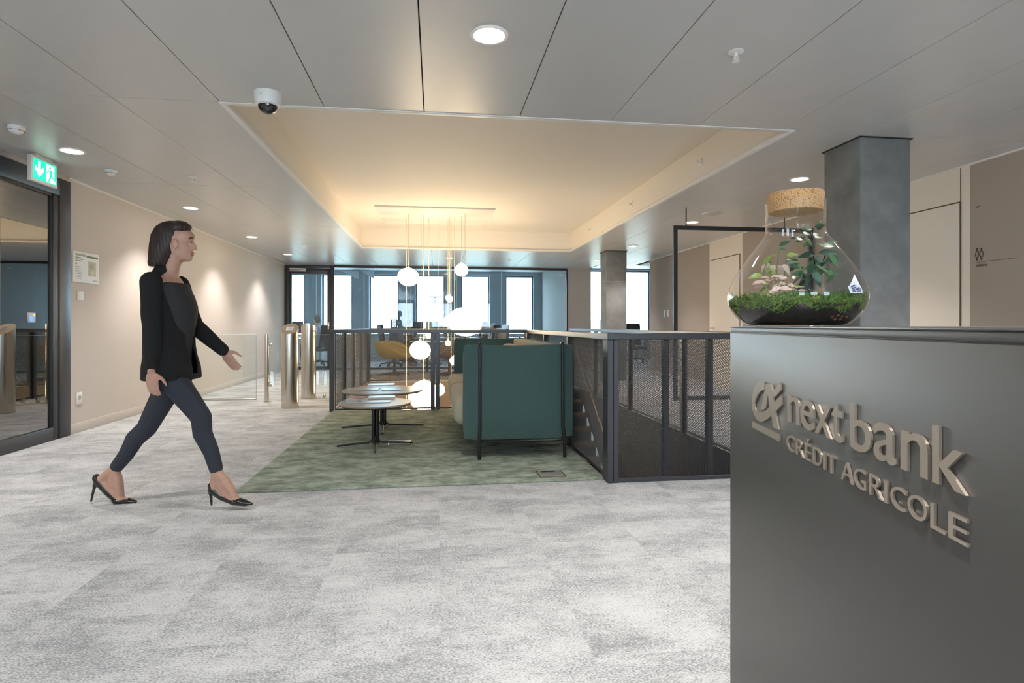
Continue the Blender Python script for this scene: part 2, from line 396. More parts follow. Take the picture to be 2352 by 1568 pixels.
# wall behind the camera with tall windows
bk = thing('wall_back', 'wall with tall windows behind the viewpoint', 'wall', kind='structure')
bm = B()
xs = [XL-.15, -2.6, -1.3, -.3, 1.0, 2.0, 3.3, XR+.15]
for k in range(0, len(xs)-1, 2): bx(bm, xs[k], xs[k+1], YB-.2, YB, 0, ZC+.1)
for k in range(1, len(xs)-1, 2): bx(bm, xs[k], xs[k+1], YB-.2, YB, 0, .5); bx(bm, xs[k], xs[k+1], YB-.2, YB, 2.45, ZC+.1)
obj('plaster', bm, M_wall, bk)
for k in range(1, len(xs)-1, 2):
    wn = thing('window_%d' % (10+k), 'tall dark framed window in the wall behind the viewpoint', 'window', (xs[k], YB-.1, .5), kind='structure', group='windows in the back wall')
    bm = B(); a, b = xs[k], xs[k+1]
    bx(bm, a, a+.05, YB-.14, YB-.06, .5, 2.45); bx(bm, b-.05, b, YB-.14, YB-.06, .5, 2.45); bx(bm, a+.05, b-.05, YB-.14, YB-.06, .5, .55); bx(bm, a+.05, b-.05, YB-.14, YB-.06, 2.40, 2.45)
    obj('window_frame', bm, M_frame, wn); obj('pane', box(a+.05, b-.05, YB-.105, YB-.095, .55, 2.40), M_glassc, wn)

# ---- ceiling: metal planks, recess
ce = thing('ceiling', 'satin off-white metal plank ceiling with thin dark joints', 'ceiling', kind='structure')
bm = B()
for r in [(XL, XR, YB, RY0-.065), (XL, RX0-.065, RY0-.065, RY1+.065), (RX1+.065, XR, RY0-.065, RY1+.065), (XL, XR, RY1+.065, 13.7), (XL, 4.03, 13.7, YG)]: bx(bm, r[0]-(.2 if r[0] == XL else 0), r[1]+(.2 if r[1] == XR else 0), r[2], r[3], ZC+.022, ZC+.10)
obj('ceiling_backing', bm, M_ceil_back, ce)
pc = {}
xj = [RX0 + .67*k for k in range(-4, 10)]
xj = [x for x in xj if x > XL+.05 and x < XR-.05]
xj = [XL] + xj + [XR]
yj = [YB, -3.2, -.8, 1.6, 4.0, 6.4, 8.8, 11.2, 13.6, YG]
def ceil_piece(x0, x1, y0, y1):
    g = .003
    key = (round(x1-x0, 3), round(y1-y0, 3))
    if key not in pc:
        w_, h_ = key
        bm = box(-w_/2+g, w_/2-g, -h_/2+g, h_/2-g, 0, .02, .002, 1)
        me = bpy.data.meshes.new('ceiling_panel'); bmesh.ops.recalc_face_normals(bm, faces=bm.faces); bm.to_mesh(me); bm.free(); me.materials.append(M_ceil); pc[key] = me
    o = link('ceiling_panel', pc[key], ce); o.location = ((x0+x1)/2, (y0+y1)/2, ZC)
for a, b in zip(yj, yj[1:]):
    for x0, x1 in zip(xj, xj[1:]):
        for q in sub((x0, x1, a, b), (RX0, RX1, RY0, RY1)):
            if q[2] >= 13.59 and q[0] > 3.9: continue
            if q[2] >= 13.59: q = (q[0], min(q[1], 4.03), q[2], q[3])
            if q[1]-q[0] > .03 and q[3]-q[2] > .03: ceil_piece(*q)
rc = thing('ceiling_recess', 'deep cream ceiling recess glowing warm above the lounge', 'ceiling', kind='structure')
obj('recess_top', box(RX0-.1, RX1+.1, RY0-.1, RY1+.1, RZ, RZ+.08), M_recess, rc)
bm = B()
bx(bm, RX0-.06, RX0, RY0-.06, RY1+.06, ZC+.021, RZ); bx(bm, RX1, RX1+.06, RY0-.06, RY1+.06, ZC+.021, RZ); bx(bm, RX0, RX1, RY0-.06, RY0, ZC+.021, RZ); bx(bm, RX0, RX1, RY1, RY1+.06, ZC+.021, RZ)
obj('recess_sides', bm, M_recess, rc)
bm = B(); t = .035
bx(bm, RX0-.008, RX0+t, RY0-.008, RY1, ZC-.006, ZC+.03, .003); bx(bm, RX1-t, RX1+.008, RY0-.008, RY1, ZC-.006, ZC+.03, .003); bx(bm, RX0+t, RX1-t, RY0-.008, RY0+t, ZC-.006, ZC+.03, .003); bx(bm, RX0+t, RX1-t, RY1-t, RY1+.008, ZC-.006, ZC+.03, .003)
obj('trim_1', bm, M_trimw, label='slim cream trim around the ceiling recess', cat='trim', kind='structure')
obj('trim_2', box(XL, XL+.02, YD1, YG-.03, ZC-.022, ZC-.001), M_trimw, label='narrow shadow trim between left wall and ceiling', cat='trim', kind='structure')
obj('trim_3', box(XR-.015, XR, YB+.01, 12.46, ZC-.015, ZC-.001), M_trimw, label='narrow shadow trim between right wall and ceiling', cat='trim', kind='structure')

# ---- office end: walls, ceiling, facade
oc = obj('ceiling_office', bx(box(-8.0, 3.40, YG+.05, YF, 2.82, 2.92), -8.0, 3.40, YG-.02, YG+.05, ZC+.001, 2.92), mat('office_ceiling', (.70, .71, .72), rough=.45), label='pale ceiling of the office behind the glass partition', cat='ceiling', kind='structure')
obj('ceiling_window_bay', bx(bx(box(4.03, 9.0, 13.7, YF, 2.98, 3.08), 4.03, 9.0, 13.60, 13.7, ZC+.03, 3.08), 4.85+.151, 9.0, 12.4, 13.6, ZC, ZC+.1), mat('office_ceiling', (0, 0, 0)), label='raised pale ceiling of the window bay on the right', cat='ceiling', kind='structure')
wb = obj('wall_bay', box(3.40, 4.03, YG, YF, 0, 2.975), mat('bay_grey', (.42, .39, .365), rough=.8), label='grey wall block between glass partition and window bay', cat='wall', kind='structure')
obj('wall_office_left', box(-8.1, -8.0, YG, YF, 0, 2.92), M_wall, label='far left end wall of the office', cat='wall', kind='structure')
obj('wall_office_front', box(-8.0, XL-.001, YG-.1, YG, 0, 2.92), M_wall, label='office wall hidden behind the beige corridor wall', cat='wall', kind='structure')
obj('wall_bay_right', box(9.0, 9.1, 12.4, YF, 0, 3.08), M_wall, label='far right end wall of the window bay', cat='wall', kind='structure')
obj('wall_bay_front', box(XR+.151, 9.0, 12.30, 12.40, 0, 3.08), M_wall, label='return wall at the end of the taupe wall', cat='wall', kind='structure')
wf = thing('wall_facade', 'dark blue-grey facade piers between the office windows', 'wall', kind='structure')
M_pier = mat('pier_bluegrey', (.25, .30, .34), rough=.55)
M_sill = mat('sill_white', (.62, .64, .66), rough=.5)
SZ, WH = .78, 2.70
wins = []
x = -2.06
for k in range(-4, 4): wins.append((x + 1.43*k, x + 1.43*k + .915))
wins = [q for q in wins if q[1] < 3.35]
wins += [(4.92, 6.05), (6.16, 7.10)]
edge = [-8.0] + [v for q in wins for v in q] + [9.0]
for k in range(0, len(edge), 2):
    hd = WH+.1 if edge[k] < 4 else 2.98
    obj('pier', box(edge[k], edge[k+1], YF-.06, YF+.35, 0, 3.1), M_pier, wf)
for k, (a, b) in enumerate(wins):
    hd = WH if a < 4 else 2.92
    obj('sill_panel', box(a, b, YF, YF+.3, 0, SZ), M_sill, wf)
    obj('head_panel', box(a, b, YF, YF+.3, hd, 3.1), M_pier, wf)
    wn = thing('window_%d' % (k+1), 'tall office window with bright sky between blue-grey piers' if a < 4 else 'tall window of the bay beside the concrete column', 'window', (a, YF+.15, SZ), kind='structure', group='office facade windows')
    bm = B(); f_ = .045
    bx(bm, a, a+f_, YF+.10, YF+.20, SZ, hd); bx(bm, b-f_, b, YF+.10, YF+.20, SZ, hd); bx(bm, a+f_, b-f_, YF+.10, YF+.20, SZ, SZ+f_); bx(bm, a+f_, b-f_, YF+.10, YF+.20, hd-f_, hd)
    obj('window_frame', bm, mat('window_frame_blue', (.10, .16, .21), rough=.4), wn)
    obj('pane', box(a+f_, b-f_, YF+.145, YF+.155, SZ+f_, hd-f_), M_glassc, wn)
    if a < 4 and k > 0:   # slim light pipe / reveal on each pier
        obj('pier_batten', box(a-.16, a-.13, YF-.075, YF-.06, 0, 2.81), M_sill, wf)
# glass partition with door
gp = thing('glass_partition', 'full height glass partition in thin dark frame closing off the office', 'partition', (XL, YG, 0), kind='structure')
bm = B(); x0, x1 = -2.48, 3.40
bx(bm, x0, x1, YG-.03, YG+.03, ZC-.055, ZC, .003); bx(bm, x0, x1, YG-.03, YG+.03, 0.001, .05, .003); bx(bm, x1-.035, x1, YG-.03, YG+.03, .05, ZC-.055, .003)
obj('frame', bm, M_frame, gp)
n = 4
for k in range(n):
    a, b = x0 + (x1-.035-x0)*k/n, x0 + (x1-.035-x0)*(k+1)/n
    obj('pane', box(a+.002, b-.002, YG-.006, YG+.006, .05, ZC-.055), M_glassw, gp)
d4 = thing('door_4', 'dark framed glass office door with grey closer', 'door', (XL, YG, 0), kind='structure')
bm = B()
bx(bm, XL+.002, XL+.10, YG-.045, YG+.045, 0.001, ZC-.003, .003); bx(bm, -2.58, -2.48, YG-.045, YG+.045, 0.001, ZC-.003, .003); bx(bm, XL+.10, -2.58, YG-.045, YG+.045, 2.50, ZC-.003, .003)
obj('door_frame', bm, M_frame, d4)
bm = B(); a, b = XL+.105, -2.585
bx(bm, a, a+.06, YG-.03, YG+.03, .01, 2.495, .003); bx(bm, b-.06, b, YG-.03, YG+.03, .01, 2.495, .003); bx(bm, a+.06, b-.06, YG-.03, YG+.03, 2.36, 2.495, .003); bx(bm, a+.06, b-.06, YG-.03, YG+.03, .01, .10, .003)
lf = obj('door_leaf', bm, M_frame, d4)
obj('pane', box(a+.06, b-.06, YG-.006, YG+.006, .10, 2.36), M_glassw, d4)
obj('door_closer', box(a+.02, a+.40, YG-.085, YG-.031, 2.415, 2.49, .006), mat('closer_grey', (.42, .40, .38), rough=.4, metal=.6), d4)
bm = B(); hx = b-.03
tube(bm, [(hx, YG-.03, 1.10), (hx, YG-.085, 1.10)], .011); tube(bm, [(hx+.005, YG-.08, 1.10), (hx-.12, YG-.08, 1.10)], .010); bx(bm, hx-.02, hx+.02, YG-.038, YG-.03, 1.0, 1.18, .003)
obj('handle', bm, M_steel, lf)

# ---- concrete columns
def column(name, x0, x1, y0, y1, label, seam=None):
    t = thing(name, label, 'column', ((x0+x1)/2, (y0+y1)/2, 0), kind='structure')
    obj('shaft', box(x0, x1, y0, y1, 0, ZC-.001, .012, 2), M_conc, t)
    g = .012; bm = B()
    bx(bm, x0-g, x1+g, y0-g, y1+g, ZC-.008, ZC-.0005)
    obj('ceiling_joint', bm, M_ceil_back, t)
    if not seam: return
    bm = B()
    for zz in (seam,):
        for a_, b_, c_, d_ in ((x0-.0006, x1+.0006, y0-.0006, y0+.002), (x0-.0006, x0+.002, y0, y1)): bx(bm, a_, b_, c_, d_, zz, zz+.008)
    obj('formwork_seam', bm, mat('seam_light', (.36, .34, .31), rough=.8), t)
column('column', 3.29, 3.73, 4.05, 4.47, 'grey concrete column behind the reception counter')
column('column', 3.34, 3.76, 10.9, 11.32, 'distant concrete column in front of the window bay', 1.97)

# ---- outdoors
gr = obj('ground', box(-150, 150, 25, 300, -9.2, -9), mat('outdoor_ground', (.28, .30, .25), rough=.9, noise=.3, nscale=.1), label='pale ground outside far below the windows', cat='ground', kind='structure')
bm = B(); bmesh.ops.create_icosphere(bm, subdivisions=3, radius=1)
for v in bm.verts: v.co *= 1 + .22*math.sin(7*v.co.x+3*v.co.z)*math.cos(6*v.co.y+2) + random.uniform(-.09, .09)
obj0 = None
for k, (x_, y_, r_, lab) in enumerate([(31, 62, 3.9, 'leafy tree seen through the office window beside the wall block'), (21, 72, 3.3, 'smaller leafy tree left of the tall one outside the office'), (-9, 85, 3.2, 'leafy tree outside the office near the glass door'), (55, 62, 3.9, 'leafy tree outside the window bay')]):
    t = thing('tree', lab, 'tree', (x_, y_, -9))
    if k == 0:
        cr = obj('crown', bm, mat('tree_green', (.30, .34, .28), rough=.9, noise=.4, nscale=3), t, world=False); cme = cr.data
        tb = B(); tube(tb, [(0, 0, 0), (.1, 0, 3), (0, .1, 6)], [.35, .28, .2]); tr_ = obj('trunk', tb, mat('bark', (.15, .11, .08), rough=.9), t, world=False); tme = tr_.data
    else:
        cr = link('crown', cme, t); link('trunk', tme, t)
    cr.scale = (r_*.9, r_*.9, r_); cr.location = (0, 0, 5 + r_*.75)

# ================================================================== STAIR AND RAILINGS
RH = 1.044
def mesh_panel(O, U, w, z0, z1, p=.0215, h=.0122, t=.0046, tilt=.0026):
    """expanded metal: staggered zigzag strands, each a tilted flat bar"""
    O = Vector(O); U = Vector(U).normalized(); Nn = Vector((-U.y, U.x, 0))
    vs, fs = [], []
    rows = int((z1-z0)/h); nx = int(w/(p/2))
    for j in range(rows):
        zc = z0 + (j+.5)*h; base = len(vs)
        for i in range(nx+1):
            s = 1 if (i + j) % 2 else -1
            zz = zc + s*(h/2 - t*.30)
            q = O + U*(i*p/2)
            a = q + Nn*tilt; b = q - Nn*tilt
            vs.append((a.x, a.y, zz - t/2)); vs.append((b.x, b.y, zz + t/2))
        for i in range(nx):
            k = base + 2*i; fs.append((k, k+2, k+3, k+1))
    return vs, fs
def rail_run(label, A, Bp, posts, coarse=1.0, front=False, h=RH, t=.0040, double=False):
    A = Vector((*A, 0)); Bp = Vector((*Bp, 0)); U = (Bp-A).normalized(); W = (Bp-A).length
    ang = math.atan2(U.y, U.x)
    T = thing('mesh_railing', label, 'railing', A, ang)
    def lb(nm, x0, x1, y0, y1, z0, z1, bev=.003):
        return obj(nm, box(x0, x1, y0, y1, z0, z1, bev, 1), M_rail, T, world=False)
    lb('handrail', -.035, W+.035, -.036, .032, h-.045, h)
    def infill(a, b, y):
        vs, fs = mesh_panel((a, y, 0), (1, 0, 0), b-a, .03, h-.045, .0215*coarse, .0066*coarse, t*.62*coarse, .0016*coarse)
        me = bpy.data.meshes.new('mesh_infill'); me.from_pydata(vs, [], fs); me.materials.append(M_meshm)
        link('mesh_infill', me, T, kind='stuff')
    if front:     # sheet fixed on the outside of slim posts, wide corner post at the start
        lb('bottom_bar', .045, W, -.030, -.018, .004, .03, .002)
        infill(.047, W, -.026)
        lb('post', -.035, .006, -.036, .03, .002, h-.0455); lb('post', .009, .047, -.033, .03, .002, h-.0455)
        for s0 in posts: lb('post', s0*W-.021, s0*W+.021, -.012, .03, .002, h-.0455)
        return T
    for s0, s1 in zip(posts, posts[1:]):
        a2, b2 = s0*W+.034, s1*W-.034
        lb('panel_frame', a2, b2, -.012, .012, .012, .036, .002)
        lb('panel_frame', a2, a2+.016, -.012, .012, .036, h-.046, .002); lb('panel_frame', b2-.016, b2, -.012, .012, .036, h-.046, .002)
        infill(a2+.01, b2-.01, 0)
    for s0 in posts:
        if double and 0 < s0 < 1: lb('post', s0*W-.058, s0*W-.003, -.03, .03, 0.002, h-.0455); lb('post', s0*W+.003, s0*W+.058, -.03, .03, 0.002, h-.0455)
        else: lb('post', s0*W-.03, s0*W+.03, -.03, .03, 0.002, h-.0455)
    return T
rail_run('dark mesh railing across the head of the stairwell by the reception counter', (VX1, VY0), (VX2, VY0), [.31, .565, 1], front=True, t=.0050)
rail_run('dark mesh railing between the green sofa and the stairs', (VX1, VY0+.07), (VX1, VY1-.07), [0, .33, .66, 1], 1.25)
rail_run('dark mesh railing behind the coffee tables at the lounge edge', (VX0, VY1), (VX1, VY1), [0, .515, 1], 1.35, double=True)
rail_run('dark mesh railing on the corridor side of the lamp void', (VX0, VY1+.07), (VX0, VY2-.07), [0, .25, .5, .75, 1], 2)
rail_run('dark mesh railing on the far side of the lamp void', (VX0, VY2), (VX1, VY2), [0, .5, 1], 2)
rail_run('dark mesh railing at the far end of the stairs beside the lamp void', (VX1, VYS+.05), (VX1, VY2-.07), [0, 1], 2)
rail_run('dark mesh railing on the far side of the stairs by the hanging screen', (VX2, VY0+.07), (VX2, 10.4), [0, .25, .5, .75, 1], 2.2, t=.0019)

st = thing('staircase', 'straight staircase of oak treads going down between the railings', 'staircase', (VX1+.02, VYS, 0))
N_ST = 18; RISE = .187; GO = .27
tm = None
for k in range(1, N_ST):
    z = -RISE*k; y1 = VYS - GO*(k-1); y0 = y1 - GO
    if tm is None:
        o = obj('tread', box(VX1+.03, VX2-.03, y0-.03, y1, z-.045, z, .006), M_wood_tread, st); tm = o.data
        rme = obj('riser', box(VX1+.05, VX2-.05, y1-.012, y1, z+.001, z+RISE-.046), M_dkwall, st).data
    else:
        o = link('tread', tm, st); o.location = (0, -GO*(k-1), -RISE*(k-1))
        o = link('riser', rme, st); o.location = (0, -GO*(k-1), -RISE*(k-1))
bm = B()
for xx in (VX1+.006, VX2-.026):
    vv = [Vector((0, VYS, .02-.10)), Vector((0, VYS, -.40)), Vector((0, VYS-GO*(N_ST-1), -.40-RISE*(N_ST-1))), Vector((0, VYS-GO*(N_ST-1), -.08-RISE*(N_ST-1)))]
    a = [bm.verts.new(v+Vector((xx, 0, 0))) for v in vv]; b = [bm.verts.new(v+Vector((xx+.02, 0, 0))) for v in vv]
    bridge(bm, a, b); bm.faces.new(a); bm.faces.new(list(reversed(b)))
obj('stringer', bm, M_rail, st, smooth=False)
for xx in (VX1+.09, VX2-.09):
    bm = B(); p0 = Vector((xx, VYS+.25, .86)); p1 = Vector((xx, VYS-GO*(N_ST-1), .86-RISE*(N_ST-1)-.17))
    tube(bm, [p0, p1], .021, 12)
    hr = obj('handrail', bm, mat('bronze_rail', (.20, .17, .14), rough=.35, metal=.7), st)
    sx = 1 if xx > 2 else -1
    for f in (.12, .4, .68, .95):
        q = p0.lerp(p1, f); obj('bracket', tube(B(), [q, q+Vector((sx*.085 if sx > 0 else -.055, 0, -.05))], .007, 8), M_rail, hr)

# ---- hanging mesh screen
hs = thing('hanging_mesh_screen', 'tall black framed mesh screen hung from the ceiling on thin rods', 'screen', (2.95, 6.8, .15))
sx0, sx1, sy, sz0, sz1 = 2.95, 4.838, 6.8, .16, 2.35
bm = B(); f_ = .05
bx(bm, sx0, sx0+f_, sy-.02, sy+.02, sz0, sz1, .002, 1); bx(bm, sx1-f_, sx1, sy-.02, sy+.02, sz0, sz1, .002, 1); bx(bm, sx0+f_, sx1-f_, sy-.02, sy+.02, sz1-f_, sz1, .002, 1); bx(bm, sx0+f_, sx1-f_, sy-.02, sy+.02, sz0, sz0+f_, .002, 1)
obj('screen_frame', bm, mat('black_frame', (.022, .023, .026), rough=.45), hs)
vs, fs = mesh_panel((sx0+.04, sy, 0), (1, 0, 0), sx1-sx0-.08, sz0+.04, sz1-.04, .030, .0085, .0017, .001)
me = bpy.data.meshes.new('mesh_infill'); me.from_pydata(vs, [], fs); me.materials.append(mat('fine_mesh', (.33, .29, .25), rough=.5)); link('mesh_infill', me, hs, kind='stuff')
for xx in (3.12, 4.45):
    obj('hanging_rod', tube(B(), [(xx, sy, sz1-.01), (xx, sy, ZC)], .008, 10), M_black, hs)
    obj('floor_rod', tube(B(), [(xx, sy, 0), (xx, sy, sz0+.01)], .007, 10), M_black, hs)

# ================================================================== LOUNGE
rug = obj('lounge_rug', box(VX0+.005, VX1-.035, 3.925, VY1-.035, .0005, .012, .004, 2), M_rug, label='mottled green carpet under the sofa and coffee tables', cat='rug')

# sofa (faces -X)
so = thing('high_back_sofa', 'dark green high-backed sofa with beige inside and black metal legs', 'sofa', (.70, 5.83, .012))
X0, X1, Y0, Y1 = .22, 1.165, 4.62, 7.06; ZB, ZT = .165, .945; PT = .085
def puff(x0, x1, y0, y1, z0, z1, bev=.03, amt=.012, seg=3, cuts=6):
    bm = box(x0, x1, y0, y1, z0, z1, bev, seg)
    return bm
M_pipe = mat('green_piping', (.09, .13, .11), rough=.8)
for nm, q in (('side_panel', (X0, X1-.06, Y0, Y0+PT)), ('side_panel', (X0, X1-.06, Y1-PT, Y1)), ('back_panel', (X1-.125, X1, Y0+.012, Y1-.012))):
    bm = box(q[0], q[1], q[2], q[3], ZB, ZT, 0)
    bmesh.ops.subdivide_edges(bm, edges=bm.edges, cuts=7, use_grid_fill=True)
    cx, cy, cz = (q[0]+q[1])/2, (q[2]+q[3])/2, (ZB+ZT)/2
    hx_, hy_, hz_ = (q[1]-q[0])/2, (q[3]-q[2])/2, (ZT-ZB)/2
    thin = 0 if hx_ < hy_ else 1
    for v in bm.verts:
        a = (v.co.x-cx)/hx_; b = (v.co.y-cy)/hy_; c = (v.co.z-cz)/hz_
        l = a if thin == 1 else b; th = b if thin == 1 else a
        edge_ = max(abs(l), abs(c)); k = 1 - max(0, (edge_-.80)/.20)**2*.55
        bul = (1-l*l)*(1-c*c)*.014
        if thin == 1: v.co.y = cy + th*(hy_*k + bul)
        else: v.co.x = cx + th*(hx_*k + bul)
        if abs(l) > .9 and abs(c) > .9:
            if thin == 1: v.co.x -= math.copysign(.012, l)
            else: v.co.y -= math.copysign(.012, l)
            v.co.z -= math.copysign(.012, c)
        if c > .99 and abs(l) < .9: v.co.z -= .012*(1-l*l)
    pn = obj(nm, bm, M_sofa, so, ang=60)
    # piping seam round the panel
    bm = B(); r_ = .005; zz0, zz1 = ZB+.012, ZT-.006
    if thin == 1: pts = [(q[0]+.008, cy, zz0), (q[0]+.008, cy, zz1-.02), (q[0]+.03, cy, zz1), (cx, cy, zz1-.010), (q[1]-.03, cy, zz1), (q[1]-.008, cy, zz1-.02), (q[1]-.008, cy, zz0)]
    else: pts = [(cx, q[2]+.008, zz0), (cx, q[2]+.008, zz1-.02), (cx, q[2]+.03, zz1), (cx, cy, zz1-.008), (cx, q[3]-.03, zz1), (cx, q[3]-.008, zz1-.02), (cx, q[3]-.008, zz0)]
    obj('piping', tube(bm, pts, r_, 8), M_pipe, pn)
# beige inside lining, seat and cushions
obj('inner_back', box(X1-.215, X1-.12, Y0+PT-.01, Y1-PT+.01, .40, ZT-.006, .03, 3), M_sofa_in, so)
for k in range(2):
    ya = Y0+PT+.005 + k*(Y1-Y0-2*PT-.01)/2; yb = ya + (Y1-Y0-2*PT-.01)/2 - .01
    obj('seat_cushion', box(X0-.075, X1-.20, ya, yb, .27, .52, .075, 4), M_sofa_in, so)
    obj('back_cushion', box(X1-.37, X1-.20, ya+.03, yb-.03, .50, .88, .06, 4), M_sofa_in, so)
obj('seat_base', box(X0+.03, X1-.125, Y0+PT-.008, Y1-PT+.008, .18, .275, .02), M_sofa, so)
# black tubes that strap the panels and turn into legs
for yy, sgn in ((Y0-.016, -1), (Y1+.016, 1)):
    for xx, fx in ((.355, .35), (1.04, 1.055)):
        bm = B(); tube(bm, [(xx, yy-sgn*.008, ZT+.012), (xx, yy, ZT-.01), (xx, yy, .26), (fx, yy, .17), (fx, yy, .012)], [.013, .013, .013, .014, .014], 12)
        lg = obj('leg', bm, M_black, so)
        obj('top_hook', tube(B(), [(xx, yy, ZT+.006), (xx, yy-sgn*.06, ZT+.006)], .010, 10), M_black, lg)
    obj('under_frame', tube(B(), [(.35, yy, .165), (.42, yy-sgn*.03, .150), (.98, yy-sgn*.03, .150), (1.055, yy, .165)], .011, 10), M_black, so)
for xx in (.42, .98): obj('under_frame', tube(B(), [(xx, Y0+.01, .150), (xx, Y1-.01, .150)], .011, 10), M_black, so)

# coffee tables
def coffee_table(label, c, zt, r, rb, rot):
    t = thing('coffee_table', label, 'table', (c[0], c[1], .012), rot)
    h = zt-.012
    obj('table_top', lathe(B(), [(r-.012, h-.020), (r-.003, h-.012), (r, h-.006), (r-.002, h), (0.01, h)], seg=64), M_tabletop, t, world=False)
    obj('top_edge', lathe(B(), [(.05, h-.026), (r-.02, h-.026), (r-.008, h-.0205), (.05, h-.0205)], seg=64), M_black, t, world=False)
    obj('pole', bx(tube(B(), [(-.016, 0, .02), (-.016, 0, h-.03)], .017, 14), -.06, .06, -.06, .06, h-.034, h-.026) , M_black, t, world=False)
    obj('pole', tube(B(), [(.016, 0, .02), (.016, 0, h-.03)], .017, 14), M_black, t, world=False)
    for k in range(4):
        a = k*PI/2; u = Vector((math.cos(a), math.sin(a), 0))
        bm = B(); tube(bm, [u*.018+Vector((0, 0, .09)), u*.03+Vector((0, 0, .045)), u*.06+Vector((0, 0, .028)), u*(rb*.6)+Vector((0, 0, .018)), u*rb+Vector((0, 0, .0085))], [.010, .010, .010, .009, .008], 10)
        obj('base_leg', bm, M_black, t, world=False)
    return t
T1 = onz(862, 1022, .012); T2 = onz(880, 980, .012)
coffee_table('smaller round coffee table with pale top, standing farther from the railing', (T1.x, T1.y), .404, .325, .335, math.radians(6))
coffee_table('larger round coffee table with pale top, closer to the railing', (T2.x, T2.y), .415, .425, .43, math.radians(4))
def magazine(name, label, px, py, zt, w_, h_, rot, col, thick=.006, cover2=None, group='magazines on the coffee tables'):
    p = onz(px, py, zt)
    t = thing(name, label, 'magazine', (p.x, p.y, zt+.0004), rot, group)
    obj('pages', box(-w_/2+.001, w_/2-.001, -h_/2+.001, h_/2-.001, .0006, thick-.0006), mat('paper', (.75, .73, .69), rough=.7), t, world=False)
    m = mat('cover_%02d%02d%02d' % tuple(int(c*99) for c in col), col, rough=.25)
    obj('cover', bx(bx(box(-w_/2, w_/2, -h_/2, h_/2, thick-.0006, thick), -w_/2, w_/2, -h_/2, h_/2, 0, .0006), -w_/2, -w_/2+.001, -h_/2, h_/2, .0006, thick-.0006), m, t, world=False)
    if cover2: obj('cover_picture', box(-w_/2+.015, w_/2-.06, -h_/2+.02, h_/2-.03, thick, thick+.0003), mat('pic_%02d%02d%02d' % tuple(int(c*99) for c in cover2), cover2, rough=.25), t, world=False)
    return t
magazine('magazine', 'open white brochure at the railing side of the larger coffee table', 876, 883, .4155, .30, .21, .05, (.72, .74, .76))
magazine('magazine', 'beige magazine lying flat on the larger coffee table', 838, 894, .4155, .30, .21, -.02, (.55, .50, .44))
magazine('magazine', 'blue-grey booklet with white edge on the larger coffee table', 898, 894, .4155, .20, .22, .12, (.45, .52, .60))
magazine('magazine', 'dark photo leaflet on the smaller coffee table', 812, 921, .4045, .14, .20, .15, (.40, .43, .46))
magazine('magazine', 'salmon pink booklet on the smaller coffee table', 822, 913, .4045, .15, .16, -.10, (.55, .25, .20))
magazine('magazine', 'white magazine stack corner on the smaller coffee table', 877, 914, .4045, .25, .15, .05, (.66, .68, .70), thick=.016)
magazine('magazine', 'silver-grey magazine with dark strip on the smaller coffee table', 860, 923, .4045, .28, .13, .03, (.60, .62, .66), cover2=(.48, .52, .58))
def floor_box(label, px, py, w_, h_):
    p = onz(px, py, .012)
    t = thing('floor_socket_box', label, 'socket', (p.x, p.y, .012))
    obj('lid', box(-w_/2, w_/2, -h_/2, h_/2, .0004, .005, .002), mat('floorbox_grey', (.42, .41, .38), rough=.4, metal=.4), t, world=False)
    obj('lid_frame', bx(bx(bx(box(-w_/2-.006, w_/2+.006, h_/2, h_/2+.006, .0002, .006), -w_/2-.006, w_/2+.006, -h_/2-.006, -h_/2, .0002, .006), -w_/2-.006, -w_/2, -h_/2, h_/2, .0002, .006), w_/2, w_/2+.006, -h_/2, h_/2, .0002, .006), M_steel, t, world=False)
    obj('cable_flap', box(-w_/2+.03, w_/2-.05, h_/2-.03, h_/2-.008, .005, .007), M_black, t, world=False)
floor_box('floor socket lid in the green carpet under the smaller coffee table', 918, 1017, .19, .19)
floor_box('floor socket lid in the green carpet in front of the sofa end', 1265, 1089, .18, .16)

# ================================================================== LAMPS
def spot(parent, energy, size=105, blend=.8, col=(1, .95, .90), z=-.03, rad=.05):
    l = bpy.data.lights.new('downlight_lamp', 'SPOT'); l.energy = energy; l.spot_size = math.radians(size); l.spot_blend = blend; l.color = col; l.shadow_soft_size = rad
    o = bpy.data.objects.new('lamp', l); COL.objects.link(o); o.parent = parent; o.location = (0, 0, z)
DL = None
def downlight(label, x, y, e=DOWN_W, group='recessed ceiling downlights', z=ZC):
    global DL
    t = thing('downlight', label, 'downlight', (x, y, z), group=group)
    if DL is None:
        a = obj('trim_ring', lathe(B(), [(.074, .0), (.080, -.007), (.094, -.008), (.098, -.003), (.098, -.0002)], seg=40, cap=False), M_white, t, world=False)
        b = obj('diffuser', lathe(B(), [(.001, -.0015), (.076, -.0015), (.076, -.0005), (.001, -.0005)], seg=40), M_down, t, world=False)
        DL = (a.data, b.data)
    else:
        link('trim_ring', DL[0], t); link('diffuser', DL[1], t)
    spot(t, e)
downlight('lit round downlight above the reception foreground', .27, 2.89)
for yy, lb in ((5.28, 'lit downlight beside the exit sign'), (7.64, 'second downlight from the exit sign along the left wall'), (10.02, 'third downlight from the exit sign along the left wall'), (12.38, 'downlight by the office door along the left wall')):
    downlight(lb, -3.06, yy)
for yy, lb in ((5.32, 'lit downlight between ceiling recess and concrete column'), (7.75, 'downlight above the hanging mesh screen'), (10.23, 'downlight just before the distant concrete column'), (12.61, 'downlight past the distant concrete column')):
    downlight(lb, 3.65, yy)
downlight('downlight between the ceiling recess and the glass partition', .30, 12.55)
